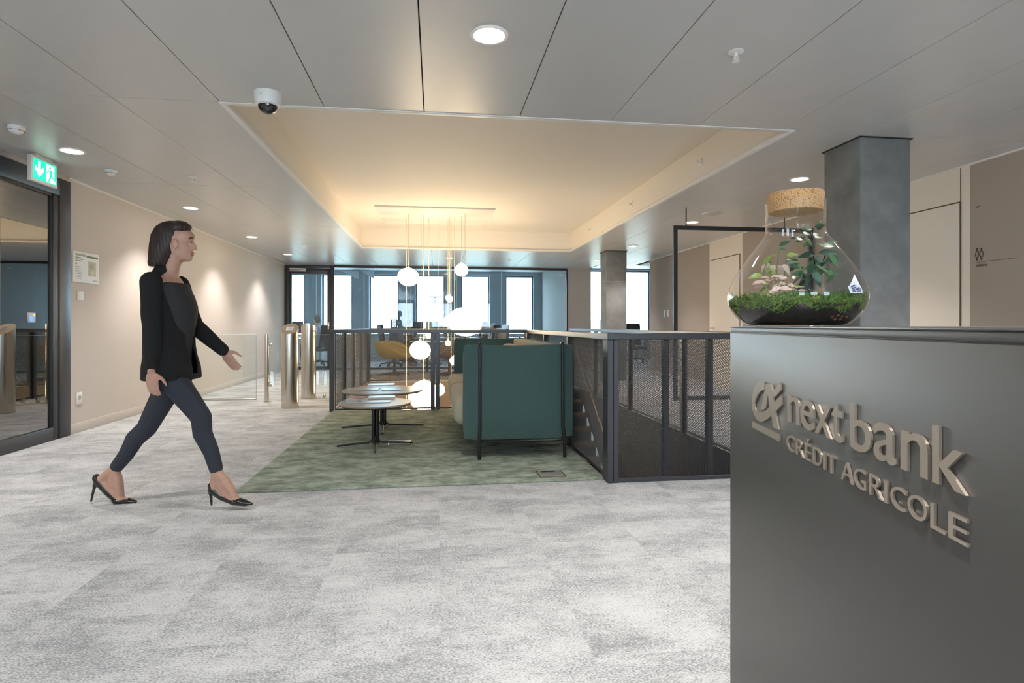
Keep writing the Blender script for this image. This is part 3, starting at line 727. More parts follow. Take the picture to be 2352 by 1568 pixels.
for x_, y_ in ((-3.06, 2.9), (-3.06, .5), (-3.06, -1.9), (3.65, 2.9), (3.65, .5), (3.65, -1.9), (.27, .5), (.27, -1.9), (1.9, 1.7), (-1.4, -3.6), (2.2, -3.6)):
    downlight('downlight of the hall ceiling behind the viewpoint', x_, y_)
for x_, y_ in ((-1.6, 16.0), (1.2, 16.0), (-4.4, 16.0)):
    downlight('downlight in the office ceiling', x_, y_, e=DOWN_W*.8, group='office downlights', z=2.82)
sp = thing('ceiling_speaker', 'flat unlit round speaker grille in the ceiling near the mesh screen', 'speaker', (3.63, 7.11, ZC))
obj('grille', lathe(B(), [(.001, -.012), (.10, -.012), (.115, -.008), (.12, -.0005)], seg=40), mat('speaker_grey', (.50, .47, .43), rough=.6), sp, world=False)
obj('rim', lathe(B(), [(.118, -.0005), (.122, -.010), (.130, -.008), (.132, -.0005)], seg=40, cap=False), M_white, sp, world=False)

# pendant cluster
PC = (0.0, 9.7)
pc_ = thing('pendant_canopy', 'polished rectangular canopy plate of the pendant cluster in the recess', 'canopy', (0, 9.75, RZ))
obj('plate', box(-.93, .93, 9.02, 10.50, RZ-.02, RZ-.0005, .004), mat('lacquer_plate', (.78, .74, .68), rough=.03, spec=.9), pc_)
obj('plate_edge', bx(bx(bx(box(-.94, .94, 9.01, 9.02, RZ-.024, RZ-.0005), -.94, .94, 10.50, 10.51, RZ-.024, RZ-.0005), -.94, -.93, 9.02, 10.50, RZ-.024, RZ-.0005), .93, .94, 9.02, 10.50, RZ-.024, RZ-.0005), M_trimw, pc_)
M_cord = mat('pendant_cord', (.60, .48, .36), rough=.5)
def pendant(label, px, py, rpx, flat, Y, lit=True, tail=0, cordpx=None):
    c = onY(px, py, Y); d = c.x*SI + Y*CO; r = rpx*d/F
    t = thing('pendant_lamp', label, 'pendant lamp', c)
    prof = []
    for k in range(0, 17):
        a = -PI/2 + PI*k/16; prof.append((r*math.cos(a), r*flat*math.sin(a)))
    prof[-1] = (r*.22, r*flat*.985)
    bm = lathe(B(), prof, seg=32)
    bm.transform(Matrix.Rotation(math.radians(8), 4, 'Y'))
    obj('globe', bm, M_globe if lit else M_globe_dim, t, world=False)
    zt = RZ-.02-c.z
    cx_ = 0 if cordpx is None else onY(cordpx, py, Y).x - c.x
    obj('cord', tube(B(), [(0, 0, r*flat*.9), (cx_*.3, 0, r*flat+.06), (cx_, 0, r*flat+.25 if zt > r*flat+.3 else zt-.01), (cx_, 0, zt)], .0042, 6), M_cord, t, world=False)
    obj('cap', lathe(B(), [(.02, r*flat*.96), (.022, r*flat+.012), (.008, r*flat+.03)], seg=16), M_trimw, t, world=False)
    if tail:
        zb = onY(px, tail, Y).z - c.z
        obj('tail_cord', tube(B(), [(0, 0, -r*flat*.9), (0, 0, zb)], .006, 6), M_cord, t, world=False)
        obj('end_disc', lathe(B(), [(.001, zb-.012), (.075, zb-.012), (.085, zb), (.06, zb+.012), (.01, zb+.02)], seg=24), M_globe_dim, t, world=False)
    return t
pendant('upper flattened glowing globe over the corridor side of the cluster', 938, 636, 24.5, .84, 9.6, tail=0)
pendant('topmost round glowing globe of the pendant cluster', 1060, 620, 15, .97, 9.6)
pendant('tiny glowing globe high in the pendant cluster', 1033, 687, 7.5, 1, 9.74)
pendant('largest glowing globe at handrail height', 1068, 739, 40, .82, 9.4)
pendant('small globe half behind the largest one', 1029, 738, 12, .95, 9.93)
pendant('glowing globe hanging just above the larger coffee table', 965, 804, 24, .90, 9.3, cordpx=967)
pendant('dim small globe next to the railing post', 985, 770, 8, 1, 9.9, lit=False)
pendant('dim small globe left of the sofa panel top', 1029, 788, 7, 1, 10.12, lit=False)
pendant('small globe partly hidden by the far sofa panel', 1044, 828, 11, .9, 9.7)
pendant('big glowing globe low behind the coffee tables and post', 974, 908, 36, .95, 9.6, cordpx=973)
pendant('small glowing globe low beside the railing post', 1009, 895, 13, 1.05, 9.97, cordpx=1006)
t = onY(933, 938, 9.95)
tl = thing('pendant_lamp', 'thin hanging stem ending in a pale disc behind the coffee tables', 'pendant lamp', t)
obj('cord', tube(B(), [(0, 0, .01), (0, 0, RZ-.02-t.z)], .007, 8), M_cord, tl, world=False)
obj('end_disc', lathe(B(), [(.001, -.014), (.078, -.014), (.088, -.004), (.06, .01), (.01, .02)], seg=24), M_globe_dim, tl, world=False)
t = onY(1036, 934, 10.3)
tl = thing('pendant_lamp', 'thin hanging stem dropping past the railing left of the sofa', 'pendant lamp', t)
obj('cord', tube(B(), [(0, 0, -.4), (0, 0, RZ-.02-t.z)], .006, 8), M_cord, tl, world=False)
obj('end_disc', lathe(B(), [(.001, -.43), (.06, -.43), (.07, -.42), (.01, -.40)], seg=24), M_globe_dim, tl, world=False)

# ================================================================== CEILING AND WALL DEVICES
def dome_camera():
    x, y = -1.06, 3.80
    t = thing('security_camera', 'white dome security camera with dark bubble on the ceiling', 'camera', (x, y, ZC))
    obj('housing', lathe(B(), [(.082, -.0005), (.082, -.012), (.080, -.055), (.072, -.078), (.060, -.085)], seg=40), M_white, t, world=False)
    prof = [(.060*math.cos(a), -.082-.052*math.sin(a)) for a in [PI/2*k/8 for k in range(9)]]
    obj('bubble', lathe(B(), prof, seg=32), mat('smoked_dome', (.012, .012, .014), rough=.04, spec=.8), t, world=False)
    obj('lens', tube(B(), [(.01, -.035, -.112), (.012, -.052, -.118)], .014, 14), M_black, t, world=False)
    obj('screw', tube(B(), [(-.02, -.0795, -.035), (-.02, -.083, -.035)], .004, 8), M_black, t, world=False)
dome_camera()
def sprinkler(label, x, y, z=ZC, side=False):
    t = thing('sprinkler_head', label, 'sprinkler', (x, y, z), group='sprinkler heads')
    bm = lathe(B(), [(.040, -.0003), (.041, -.004), (.030, -.007), (.014, -.007)], seg=28, cap=True)
    bm2 = B(); tube(bm2, [(0, 0, -.006), (0, 0, -.026)], .008, 10)
    tube(bm2, [(.008, 0, -.022), (.013, 0, -.038), (.003, 0, -.052)], .0028, 6); tube(bm2, [(-.008, 0, -.022), (-.013, 0, -.038), (-.003, 0, -.052)], .0028, 6)
    tube(bm2, [(0, 0, -.026), (0, 0, -.048)], .003, 8)
    bm3 = lathe(B(), [(.001, -.054), (.020, -.054), (.020, -.052), (.001, -.052)], seg=18)
    if side:
        R = Matrix.Rotation(PI/2, 4, 'Y')
        for b_ in (bm, bm2, bm3): b_.transform(R)
    obj('rosette', bm, M_white, t, world=False); obj('head', bm2, M_white, t, world=False); obj('deflector', bm3, M_white, t, world=False)
sprinkler('white sprinkler head in the ceiling above the reception counter', 1.61, 2.89)
sprinkler('sprinkler head in the ceiling near the exit sign', -2.40, 6.04)
sprinkler('sprinkler head in the ceiling before the office door', -2.4, 10.9)
sprinkler('sprinkler head in the ceiling before the glass partition', 1.65, 12.79)
for py, px, lb in ((388, 1609, 'side wall sprinkler on the recess edge nearest the column'), (484, 1452, 'side wall sprinkler midway along the recess edge'), (540, 1358, 'side wall sprinkler at the far end of the recess edge')):
    p = onX(px, py, RX1); sprinkler(lb, RX1-.0005, p.y, 2.78, True)
def smoke(label, x, y, r, led=False):
    t = thing('smoke_detector', label, 'smoke detector', (x, y, ZC))
    obj('base', lathe(B(), [(r, -.0005), (r, -.014), (r*.94, -.020)], seg=32), M_white, t, world=False)
    obj('slotted_head', lathe(B(), [(r*.86, -.020), (r*.88, -.030), (r*.80, -.034), (r*.80, -.037), (r*.74, -.042), (r*.40, -.052), (r*.2, -.055)], seg=32), M_white, t, world=False)
    bm = B()
    for k in range(12):
        a = 2*PI*k/12; M = Matrix.Rotation(a, 4, 'Z')
        bx(bm, r*.80, r*.885, -r*.16, r*.16, -.0335, -.031, M=M)
    obj('vent_slots', bm, M_black, t, world=False)
    obj('led', ellip(B(), (0, -r*.3, -.052), .006, .006, .005, 10), mat('red_led', (.6, .02, .02), rough=.3, emit=(1, .05, .05), estr=3) if led else M_white, t, world=False)
smoke('round smoke detector above the exit sign', -3.10, 4.69, .057)
smoke('smoke detector with a red light past the exit sign', -3.07, 5.88, .05, True)
# exit sign
ex = thing('exit_sign', 'green emergency exit sign with down arrow and running figure', 'sign', (-3.40, 5.44, ZC))
EY0 = onX(57, 400, -3.42).y; EY1 = onX(125, 400, -3.40).y
ez1, ez0 = 2.555, 2.335
p0 = onz(55, 357, 2.56); p1 = onz(126, 385, 2.56)
P0 = Vector((-3.42, 5.33, 0)); P1 = Vector((-3.42, 5.66, 0))
ex.matrix_basis = Matrix.Translation((-3.42, 5.495, ZC))
y0, y1 = 5.325, 5.665
obj('housing', box(-3.435, -3.40, y0, y1, ez0, ez1, .005), mat('sign_housing', (.62, .60, .57), rough=.4), ex)
obj('ceiling_mount', box(-3.43, -3.405, y0+.06, y1-.06, ez1-.002, ZC-.0005, .003), mat('sign_housing', (0, 0, 0)), ex)
M_sgreen = mat('sign_green', (.0, .42, .26), rough=.3, emit=(0, .62, .38), estr=.75); M_swhite = mat('sign_white', (.9, .95, .93), rough=.3, emit=(.85, .95, .92), estr=.95)
obj('face_panel', box(-3.40, -3.398, y0+.022, y1-.022, ez0+.022, ez1-.022), M_sgreen, ex)
def sgn(poly, name, m, lift=.0012, x=-3.398):
    W_, H_ = (y1-y0-.044), (ez1-ez0-.044)
    bm = prism(B(), poly, lambda p, k: Vector((x + lift*k, y0+.022+p[0]*W_, ez1-.022-p[1]*H_)), lift)
    return obj(name, bm, m, ex, smooth=False)
sgn([(.20, .10), (.30, .10), (.30, .50), (.40, .34), (.43, .40), (.43, .52), (.25, .86), (.07, .52), (.07, .40), (.10, .34), (.20, .50)], 'arrow', M_swhite)
sgn([(.54, .08), (.90, .08), (.90, .70), (.94, .82), (.94, .95), (.54, .95)], 'doorway', M_swhite)
for poly in ([(.66, .18), (.71, .15), (.75, .19), (.75, .27), (.70, .30), (.66, .27)], [(.62, .34), (.78, .32), (.90, .40), (.88, .45), (.78, .40), (.80, .58), (.90, .74), (1.0, .76), (1.0, .81), (.87, .80), (.77, .64), (.68, .92), (.62, .92), (.70, .60), (.70, .42), (.64, .40), (.60, .52), (.54, .52), (.54, .47), (.58, .46)]):
    sgn(poly, 'running_figure', M_sgreen, .0012, -3.3968)
# wall plates
ev = thing('evacuation_plan', 'framed green and white evacuation plan on the left wall', 'sign', (XL, 6.53, 1.72))
ya, yb, za, zb = 6.30, 6.75, 1.545, 1.865
obj('backing', box(XL+.0005, XL+.010, ya, yb, za, zb, .002), M_white, ev)
obj('sheet', box(XL+.010, XL+.011, ya+.012, yb-.012, za+.012, zb-.012), mat('plan_paper', (.74, .71, .67), rough=.4), ev)
def pl(nm, a, b, c, d, col, up=0): 
    W_, H_ = yb-ya, zb-za
    return obj(nm, box(XL+.011+up, XL+.0116+up, ya+a*W_, ya+b*W_, zb-d*H_, zb-c*H_), mat('plan_%02d%02d%02d' % tuple(int(x*99) for x in col), col, rough=.5), ev)
pl('title_band', .50, .94, .10, .17, (.10, .18, .08)); pl('title_text', .08, .48, .08, .15, (.30, .35, .24))
for k in range(3): pl('text_line', .08, .30+.06*(k % 2), .19+.055*k, .22+.055*k, (.25, .27, .22))
pl('legend_red', .08, .14, .38, .44, (.55, .22, .16)); pl('legend_heading', .08, .28, .50, .525, (.18, .24, .14))
for k in range(7): pl('legend_text', .08, .30, .56+.052*k, .58+.052*k, (.42, .44, .34))
pl('floor_plan', .56, .86, .28, .76, (.46, .43, .31)); pl('plan_core', .63, .76, .36, .50, (.36, .35, .25), .0006); pl('plan_room', .66, .80, .58, .72, (.56, .54, .42), .0006); pl('footer', .74, .93, .89, .92, (.35, .36, .40))
sw = thing('light_switch', 'white square light switch below the evacuation plan', 'switch', (XL, 6.43, 1.41))
obj('plate', box(XL+.0005, XL+.009, 6.38, 6.475, 1.36, 1.455, .002), M_white, sw); obj('rocker', box(XL+.009, XL+.012, 6.393, 6.462, 1.373, 1.442, .001), M_white, sw)
sk = thing('wall_socket', 'white wall socket low on the left wall', 'socket', (XL, 6.41, .35))
obj('plate', box(XL+.0005, XL+.010, 6.365, 6.455, .29, .41, .002), M_white, sk)
bm = lathe(B(), [(.001, 0), (.026, 0), (.026, .0015), (.001, .0015)], seg=24); bm.transform(Matrix.Translation((XL+.010, 6.41, .355)) @ Matrix.Rotation(PI/2, 4, 'Y'))
obj('socket_well', bm, mat('socket_grey', (.45, .44, .43), rough=.5), sk)
cp = thing('door_control_panel', 'small grey control panel with blue display and orange light on the dark glass door', 'control panel', (XL, 5.71, 1.17))
obj('case', box(XL-.0035, XL+.012, 5.665, 5.755, 1.125, 1.215, .002), mat('case_grey', (.30, .31, .33), rough=.4), cp)
obj('display', box(XL+.012, XL+.0128, 5.68, 5.725, 1.135, 1.18), mat('display_blue', (.05, .12, .5), rough=.2, emit=(.1, .25, 1), estr=.8), cp)
obj('indicator', box(XL+.012, XL+.0128, 5.727, 5.745, 1.185, 1.203), mat('display_orange', (.7, .3, .05), rough=.2, emit=(1, .5, .1), estr=.8), cp)
for k, yy in enumerate((11.45, 11.62)):
    t = thing('wall_switch', 'white switch plate beside its twin at the far end of the right wall', 'switch', (XR, yy, 1.35), group='twin switch plates')
    obj('plate', box(XR-.008, XR-.0005, yy-.05, yy+.05, 1.28, 1.42, .002), M_white, t); obj('rocker', box(XR-.011, XR-.008, yy-.03, yy+.03, 1.30, 1.40, .001), M_white, t)

# ---- text helper
def text_mesh(body, bold=.0):
    c = bpy.data.curves.new('t', 'FONT'); c.body = body; c.size = 1; c.offset = bold; c.resolution_u = 6
    o = bpy.data.objects.new('t', c); COL.objects.link(o); bpy.context.view_layer.update()
    me = bpy.data.meshes.new_from_object(o.evaluated_get(bpy.context.evaluated_depsgraph_get()))
    bpy.data.objects.remove(o); bpy.data.curves.remove(c)
    bm = B(); bm.from_mesh(me); bpy.data.meshes.remove(me)
    xs_ = [v.co.x for v in bm.verts]; ys_ = [v.co.y for v in bm.verts]
    a, b, c_, d = min(xs_), max(xs_), min(ys_), max(ys_)
    for v in bm.verts: v.co.x = (v.co.x-a)/(b-a); v.co.y = (v.co.y-c_)/(d-c_); v.co.z = 0
    bmesh.ops.remove_doubles(bm, verts=bm.verts, dist=1e-5)
    return bm
def extrude_flat(bm, depth):
    fs = list(bm.faces)
    bmesh.ops.recalc_face_normals(bm, faces=fs)
    r = bmesh.ops.extrude_face_region(bm, geom=fs)
    vs = [v for v in r['geom'] if isinstance(v, bmesh.types.BMVert)]
    bmesh.ops.translate(bm, vec=(0, 0, depth), verts=vs)
    return bm
# washroom sign on the right taupe wall (two figures, a line, a word)
M_ink = mat('brown_ink', (.055, .04, .028), rough=.6)
wsn = thing('washroom_sign', 'dark brown washroom pictograms, line and word on the taupe wall', 'sign', (XR, 4.4, 1.7))
def onwall(bm): # local x -> -Y, y -> z
    bm.transform(Matrix(((0, 0, -1, XR-.0005), (-1, 0, 0, 0), (0, 1, 0, 0), (0, 0, 0, 1)))); return bm
for k, px in enumerate((2244.5, 2254.5)):
    cy = onX(px, 580, XR).y; bm = B()
    tube(bm, [(XR-.0005, cy, 1.788), (XR-.002, cy, 1.788)], .0095, 16)
    for a, b in (((-.014, 1.755), (0, 1.777)), ((.014, 1.755), (0, 1.777)), ((-.016, 1.735), (-.014, 1.755)), ((.016, 1.735), (.014, 1.755)), ((-.010, 1.715), (-.016, 1.735)), ((.010, 1.715), (.016, 1.735)), ((-.005, 1.685), (-.006, 1.718)), ((.005, 1.685), (.006, 1.718))):
        tube(bm, [(XR-.0015, cy+a[0], a[1]), (XR-.0015, cy+b[0], b[1])], .0032, 6)
    obj('pictogram', bm, M_ink, wsn)
obj('sign_line', box(XR-.0015, XR-.0004, onX(2342, 583, XR).y, onX(2241, 594, XR).y, 1.667, 1.671), M_ink, wsn)
bm = text_mesh('toilettes', .01); bm.transform(Matrix.Diagonal((.115, .030, 1, 1))); extrude_flat(bm, .001); bm.transform(Matrix.Translation((-4.555, 1.628, 0))); onwall(bm)
obj('lettering', bm, M_ink, wsn, smooth=False)
obj('dash_mark', box(XR-.0015, XR-.0004, onX(2250, 473, XR).y, onX(2242, 473, XR).y, 2.165, 2.176), M_ink, wsn)

# ================================================================== TURNSTILE POSTS
def bollard(name, label, px, py, r, h, slope, screen):
    p = onz(px, py, 0)
    t = thing(name, label, 'access post', (p.x, p.y, 0))
    bm = lathe(B(), [(r, 0.001), (r, h)], seg=48)
    for v in bm.verts:
        if v.co.z > .5: v.co.z = h + slope*(-v.co.y*.35*0 + v.co.y/r)*.5
    obj('tube', bm, M_steel, t, world=False)
    obj('base_ring', lathe(B(), [(r+.006, .0005), (r+.006, .006), (r+.0005, .008)], seg=48, cap=False), M_steel, t, world=False)
    if screen:
        a = math.atan2(slope*.5, r)
        bm = box(-.045, .045, -.045, .045, .0005, .004, .002); bm.transform(Matrix.Translation((0, 0, h)) @ Matrix.Rotation(a, 4, 'X')); pad = obj('reader_pad', bm, mat('reader_white', (.72, .70, .70), rough=.25), t, world=False)
        bm = box(-.028, .028, -.028, .028, .004, .0046); bm.transform(Matrix.Translation((0, 0, h)) @ Matrix.Rotation(a, 4, 'X')); obj('reader_window', bm, mat('reader_lilac', (.50, .47, .58), rough=.2), pad, world=False)
    return t
bollard('access_post', 'wide brushed steel access post with slanted reader top', 666, 936, .110, 1.055, .14, True)
bollard('access_post', 'wide brushed steel access post showing its back, nearer the office', 709, 914, .108, 1.065, -.13, False)
p = onz(613, 923, 0)
t = thing('gate_post', 'thin brushed steel gate post', 'post', (p.x, p.y, 0))
obj('tube', tube(B(), [(0, 0, .004), (0, 0, .975)], .030, 24), M_steel, t, world=False)
obj('foot_plate', lathe(B(), [(.055, .0005), (.055, .006), (.032, .010)], seg=24), M_steel, t, world=False)
ga, gb_ = onz(588, 918, 0), Vector((XL+.03, onz(588, 918, 0).y, 0))
t = thing('glass_barrier', 'low glass barrier panel with white top cap at the left wall', 'barrier', (ga.x, ga.y, 0))
obj('pane', box(gb_.x, ga.x, ga.y-.005, ga.y+.005, .03, .955), M_glassc, t)
obj('top_cap', box(gb_.x, ga.x+.012, ga.y-.012, ga.y+.012, .955, .972, .002), M_white, t)
obj('edge_strip', box(ga.x, ga.x+.006, ga.y-.006, ga.y+.006, .002, .955), mat('glass_edge', (.40, .47, .45), rough=.3), t)
obj('floor_shoe', box(gb_.x, ga.x, ga.y-.012, ga.y+.012, .001, .03, .002), M_steel, t)
t = thing('glass_gate', 'low clear glass gate leaf between the steel posts and railing', 'gate', (p.x, p.y, 0))
obj('pane', box(p.x+.032, -2.03, p.y-.005, p.y+.005, .10, .965, .002), M_glassc, t)
obj('hinge', bx(box(p.x+.024, p.x+.07, p.y-.012, p.y+.012, .22, .28, .003), p.x+.024, p.x+.07, p.y-.012, p.y+.012, .80, .86, .003), M_steel, t)
t = thing('glass_gate', 'low clear glass leaf between the rear steel post and the railing', 'gate', (-1.8, 8.95, 0))
obj('pane', box(-1.80, -1.36, 8.945, 8.955, .06, .955, .002), M_glassc, t)
obj('top_edge', box(-1.80, -1.36, 8.943, 8.957, .955, .960), M_white, t)
obj('foot', bx(box(-1.70, -1.66, 8.93, 8.97, .001, .065, .003), -1.50, -1.46, 8.93, 8.97, .001, .065, .003), M_steel, t)

# ================================================================== RECEPTION COUNTER
# front face: vertical plane whose direction vanishes at pixel column 1285
AD = math.atan((1285-CX)/F)              # angle from the viewing axis
DC = 1.70                                 # depth of the far front corner (pixel column 1677)
r0 = (1677-CX)/F
cd = TH + AD
U2 = Vector((math.sin(cd), math.cos(cd), 0))        # along the face, away from the viewer
N2 = Vector((-U2.y, U2.x, 0))                       # out of the face (towards the hall)
CORN = Vector((r0*DC*CO + DC*SI, -r0*DC*SI + DC*CO, 0))
CT = 1.0975
CM = Matrix.Translation(CORN) @ Matrix(((-U2.x, -N2.x, 0, 0), (-U2.y, -N2.y, 0, 0), (0, 0, 1, 0), (0, 0, 0, 1)))
# local frame: +x along the face towards the viewer, +y into the counter, z up
co = thing('reception_counter', 'dark grey metal reception counter with raised metal logo lettering', 'counter', CORN)
co.matrix_basis = CM
CL, CDp = 2.6, .52
def cl(nm, *a, m=M_counter, **k): return obj(nm, box(*a, **k), m, co, world=False)
cl('front_panel', 0, CL, 0, .02, .004, CT-.0195, bev=.0015)
cl('end_panel', 0.0005, .02, .0205, CDp, .004, CT-.0195, bev=.0015)
cl('back_panel', .0205, CL, CDp-.02, CDp, .004, CT-.0195, bev=.0015)
cl('inner_core', .0205, CL-.01, .0205, CDp-.0205, .004, CT-.03, m=M_counter_top)
cl('reveal_strip', .006, CL, .005, CDp-.004, CT-.0194, CT-.0172, m=M_black)
cl('edge_band', .004, CL, .002, CDp, CT-.0172, CT-.0052, m=M_counter, bev=.0008)
cl('top_slab', -.003, CL, -.003, CDp+.003, CT-.0042, CT, m=M_counter_top, bev=.0012)
cl('top_reveal', .004, CL, .004, CDp-.004, CT-.0052, CT-.0042, m=M_black)
CMI = CM.inverted()
def face(px, py):
    d = ray(px, py); d2 = CMI.to_3x3() @ d; o2 = CMI @ O3
    t = -o2.y/d2.y; return o2 + d2*t            # y = 0
LZ = -.007
def put_letter(ch, pxl, pxr, z0, z1, bold):
    x0, x1 = face(pxl, 900).x, face(pxr, 900).x
    bm = text_mesh(ch, bold)
    for v in bm.verts: v.co = Vector((x0 + v.co.x*(x1-x0), z0 + v.co.y*(z1-z0), 0))
    extrude_flat(bm, .0042)
    bm.transform(Matrix(((1, 0, 0, 0), (0, 0, -1, -.0005), (0, 1, 0, 0), (0, 0, 0, 1))))
    o = obj('letter', bm, M_letter, co, world=False, smooth=False)
bl, xh, asc = .888, .9465, .9655
for ch, a, b, z0, z1 in (('n', 1813, 1841, bl, xh), ('e', 1843, 1875, bl-.001, xh+.001), ('x', 1876, 1914, bl, xh-.001), ('t', 1915, 1942, bl, .957), ('b', 1958, 2007, bl-.001, asc), ('a', 2013, 2066, bl-.001, xh+.001), ('n', 2076, 2139, bl, xh), ('k', 2149, 2227, bl, asc)):
    put_letter(ch, a, b, z0, z1, .007)
c0, c1 = .8250, .8590
for ch, a, b in (('C', 1811, 1830), ('R', 1833, 1850), ('\u00c9', 1853, 1868), ('D', 1872, 1893), ('I', 1896, 1901), ('T', 1903, 1927), ('A', 1938, 1965), ('G', 1967, 1996), ('R', 2003, 2033), ('I', 2038, 2045), ('C', 2052, 2088), ('O', 2092, 2137), ('L', 2145, 2180), ('E', 2187, 2231)):
    put_letter(ch, a, b, c0, c1 + (.010 if ch == '\u00c9' else 0), .0)
def logo(name, pts):
    P = [face(1715 + x/7.84, 860 + y/7.84) for x, y in pts]
    bm = prism(B(), [(p.x, p.z) for p in P], lambda p, k: Vector((p[0], -.0005 - .0042*k, p[1])), .006)
    obj(name, bm, M_letter, co, world=False, smooth=False)
logo('logo_swoosh', [(345,125),(300,120),(240,150),(190,215),(150,300),(130,420),(125,520),(135,620),(160,710),(200,790),(250,835),(300,848),(360,830),(430,780),(500,715),(580,640),(660,545),(660,375),(600,430),(525,500),(440,590),(380,645),(320,680),(270,685),(220,668),(190,635),(178,590),(176,520),(190,440),(230,360),(280,300),(318,282),(352,272)])
logo('logo_letter', [(382,160),(480,183),(525,500),(440,590),(418,365),(374,612),(290,640)])
logo('logo_flick', [(500,298),(648,150),(648,285),(590,352),(530,410)])
logo('logo_leg', [(478,742),(552,668),(605,990),(512,950)])
logo('logo_bar', [(130,840),(625,1085),(620,1210),(130,950)])

# ================================================================== TERRARIUM
JD = 1.545; jr = (1826.3-CX)/F
JC = Vector((jr*JD*CO + JD*SI, -jr*JD*SI + JD*CO, CT))
kp = JD/F
def jz(py): return (745-py)*kp
ja = thing('glass_terrarium', 'bulbous clear glass terrarium jar with cork lid on the reception counter', 'terrarium', JC)
prof = [(.001, 745), (95, 745), (104, 743.5), (119, 732), (134, 715), (143, 696), (146.5, 680), (144, 662), (130, 630), (106, 594), (86, 565), (71, 545), (65, 537.5), (62.7, 530), (62.7, 500), (62.7, 462)]
def smoothp(P, n=3):
    for _ in range(n):
        Q = [P[0]]
        for a, b in zip(P, P[1:]): Q += [(a[0]*.75+b[0]*.25, a[1]*.75+b[1]*.25), (a[0]*.25+b[0]*.75, a[1]*.25+b[1]*.75)]
        P = Q + [P[-1]]
    return P
PR = smoothp(prof[1:], 2)
outer = [(r*kp, jz(y)+.0006) for r, y in PR]
obj('glass_body', lathe(B(), [(.001, .0006)] + outer, seg=72, cap=False), M_glassj, ja, world=False, ang=80)
obj('glass_rim', lathe(B(), [(62.7*kp-.003, jz(462)), (62.7*kp, jz(460.5)), (62.7*kp+.0012, jz(462)), (62.7*kp, jz(464))], seg=64, cap=False), M_glassj, ja, world=False)
def cork_mat():
    m, nt, b = _new('cork'); N = nt.nodes.new; L = nt.links.new
    tc = N('ShaderNodeTexCoord'); v = N('ShaderNodeTexVoronoi'); v.inputs['Scale'].default_value = 190;  L(tc.outputs['Object'], v.inputs['Vector'])
    n = N('ShaderNodeTexNoise'); n.inputs['Scale'].default_value = 330; n.inputs['Detail'].default_value = 4; L(tc.outputs['Object'], n.inputs['Vector'])
    cr = N('ShaderNodeValToRGB'); e = cr.color_ramp.elements; e[0].position = .34; e[0].color = (.16, .07, .025, 1); e[1].position = .47; e[1].color = (.56, .33, .15, 1); L(n.outputs['Fac'], cr.inputs[0])
    mx = N('ShaderNodeMixRGB'); mx.blend_type = 'MULTIPLY'; mx.inputs[0].default_value = .5; L(cr.outputs[0], mx.inputs[1]); L(v.outputs['Distance'], mx.inputs[2]); mx.inputs[0].default_value = 0
    L(mx.outputs[0], b.inputs['Base Color']); b.inputs['Roughness'].default_value = .85
    bp = N('ShaderNodeBump'); bp.inputs['Strength'].default_value = .7; bp.inputs['Distance'].default_value = .002; L(n.outputs['Fac'], bp.inputs['Height']); L(bp.outputs[0], b.inputs['Normal'])
    return m
obj('cork_lid', lathe(B(), [(.001, jz(484)), (55*kp, jz(484)), (57*kp, jz(483)), (60.5*kp, jz(444)), (59*kp, jz(441)), (.001, jz(441))], seg=64), cork_mat(), ja, world=False)
# sticker: a small white paper triangle with dark scribbled print, wrapped on the glass
def jar_r(z):
    for (r1, z1), (r2, z2) in zip(outer, outer[1:]):
        if z1 <= z <= z2 and z2 > z1: return r1 + (r2-r1)*(z-z1)/(z2-z1)
    return outer[0][0]
def on_jar(px, py, lift):
    z = jz(py) + .0006; r = jar_r(z) + lift
    xo = (px-1826.3)*kp
    a = math.asin(max(-1, min(1, xo/r)))
    # viewer lies along -(ray to the jar)
    base = math.atan2(-JC.y, -JC.x)
    ang = base + a
    return Vector((r*math.cos(ang), r*math.sin(ang), z))
def sticker(nm, poly, m, lift):
    bm = prism(B(), poly, lambda p, k: on_jar(p[0], p[1], lift + .0003*k), 0); return obj(nm, bm, m, ja, world=False, smooth=False)
S = lambda x, y: (1900 + x/19.6, 620 + y/19.6)
sticker('paper_tag', [S(735, 320), S(870, 650), S(940, 820), S(1000, 950), S(1035, 1085), S(800, 1110), S(555, 1130), S(500, 980), S(450, 850), S(530, 800), S(630, 580)], mat('tag_white', (.72, .75, .90), rough=.4), .0006)
for q in ([(560, 850), (700, 760), (740, 800), (600, 890)], [(590, 920), (760, 850), (770, 880), (620, 960)], [(620, 985), (700, 930), (740, 1000), (640, 1030)], [(760, 930), (860, 900), (880, 990), (790, 1010)], [(890, 930), (925, 940), (970, 1030), (930, 1030)], [(850, 850), (960, 900), (950, 930), (860, 880)], [(600, 1050), (740, 1020), (745, 1050), (610, 1080)], [(790, 1030), (900, 1015), (905, 1045), (795, 1060)]):
    sticker('tag_print', [S(*p) for p in q], mat('tag_ink', (.06, .07, .14), rough=.5), .0009)
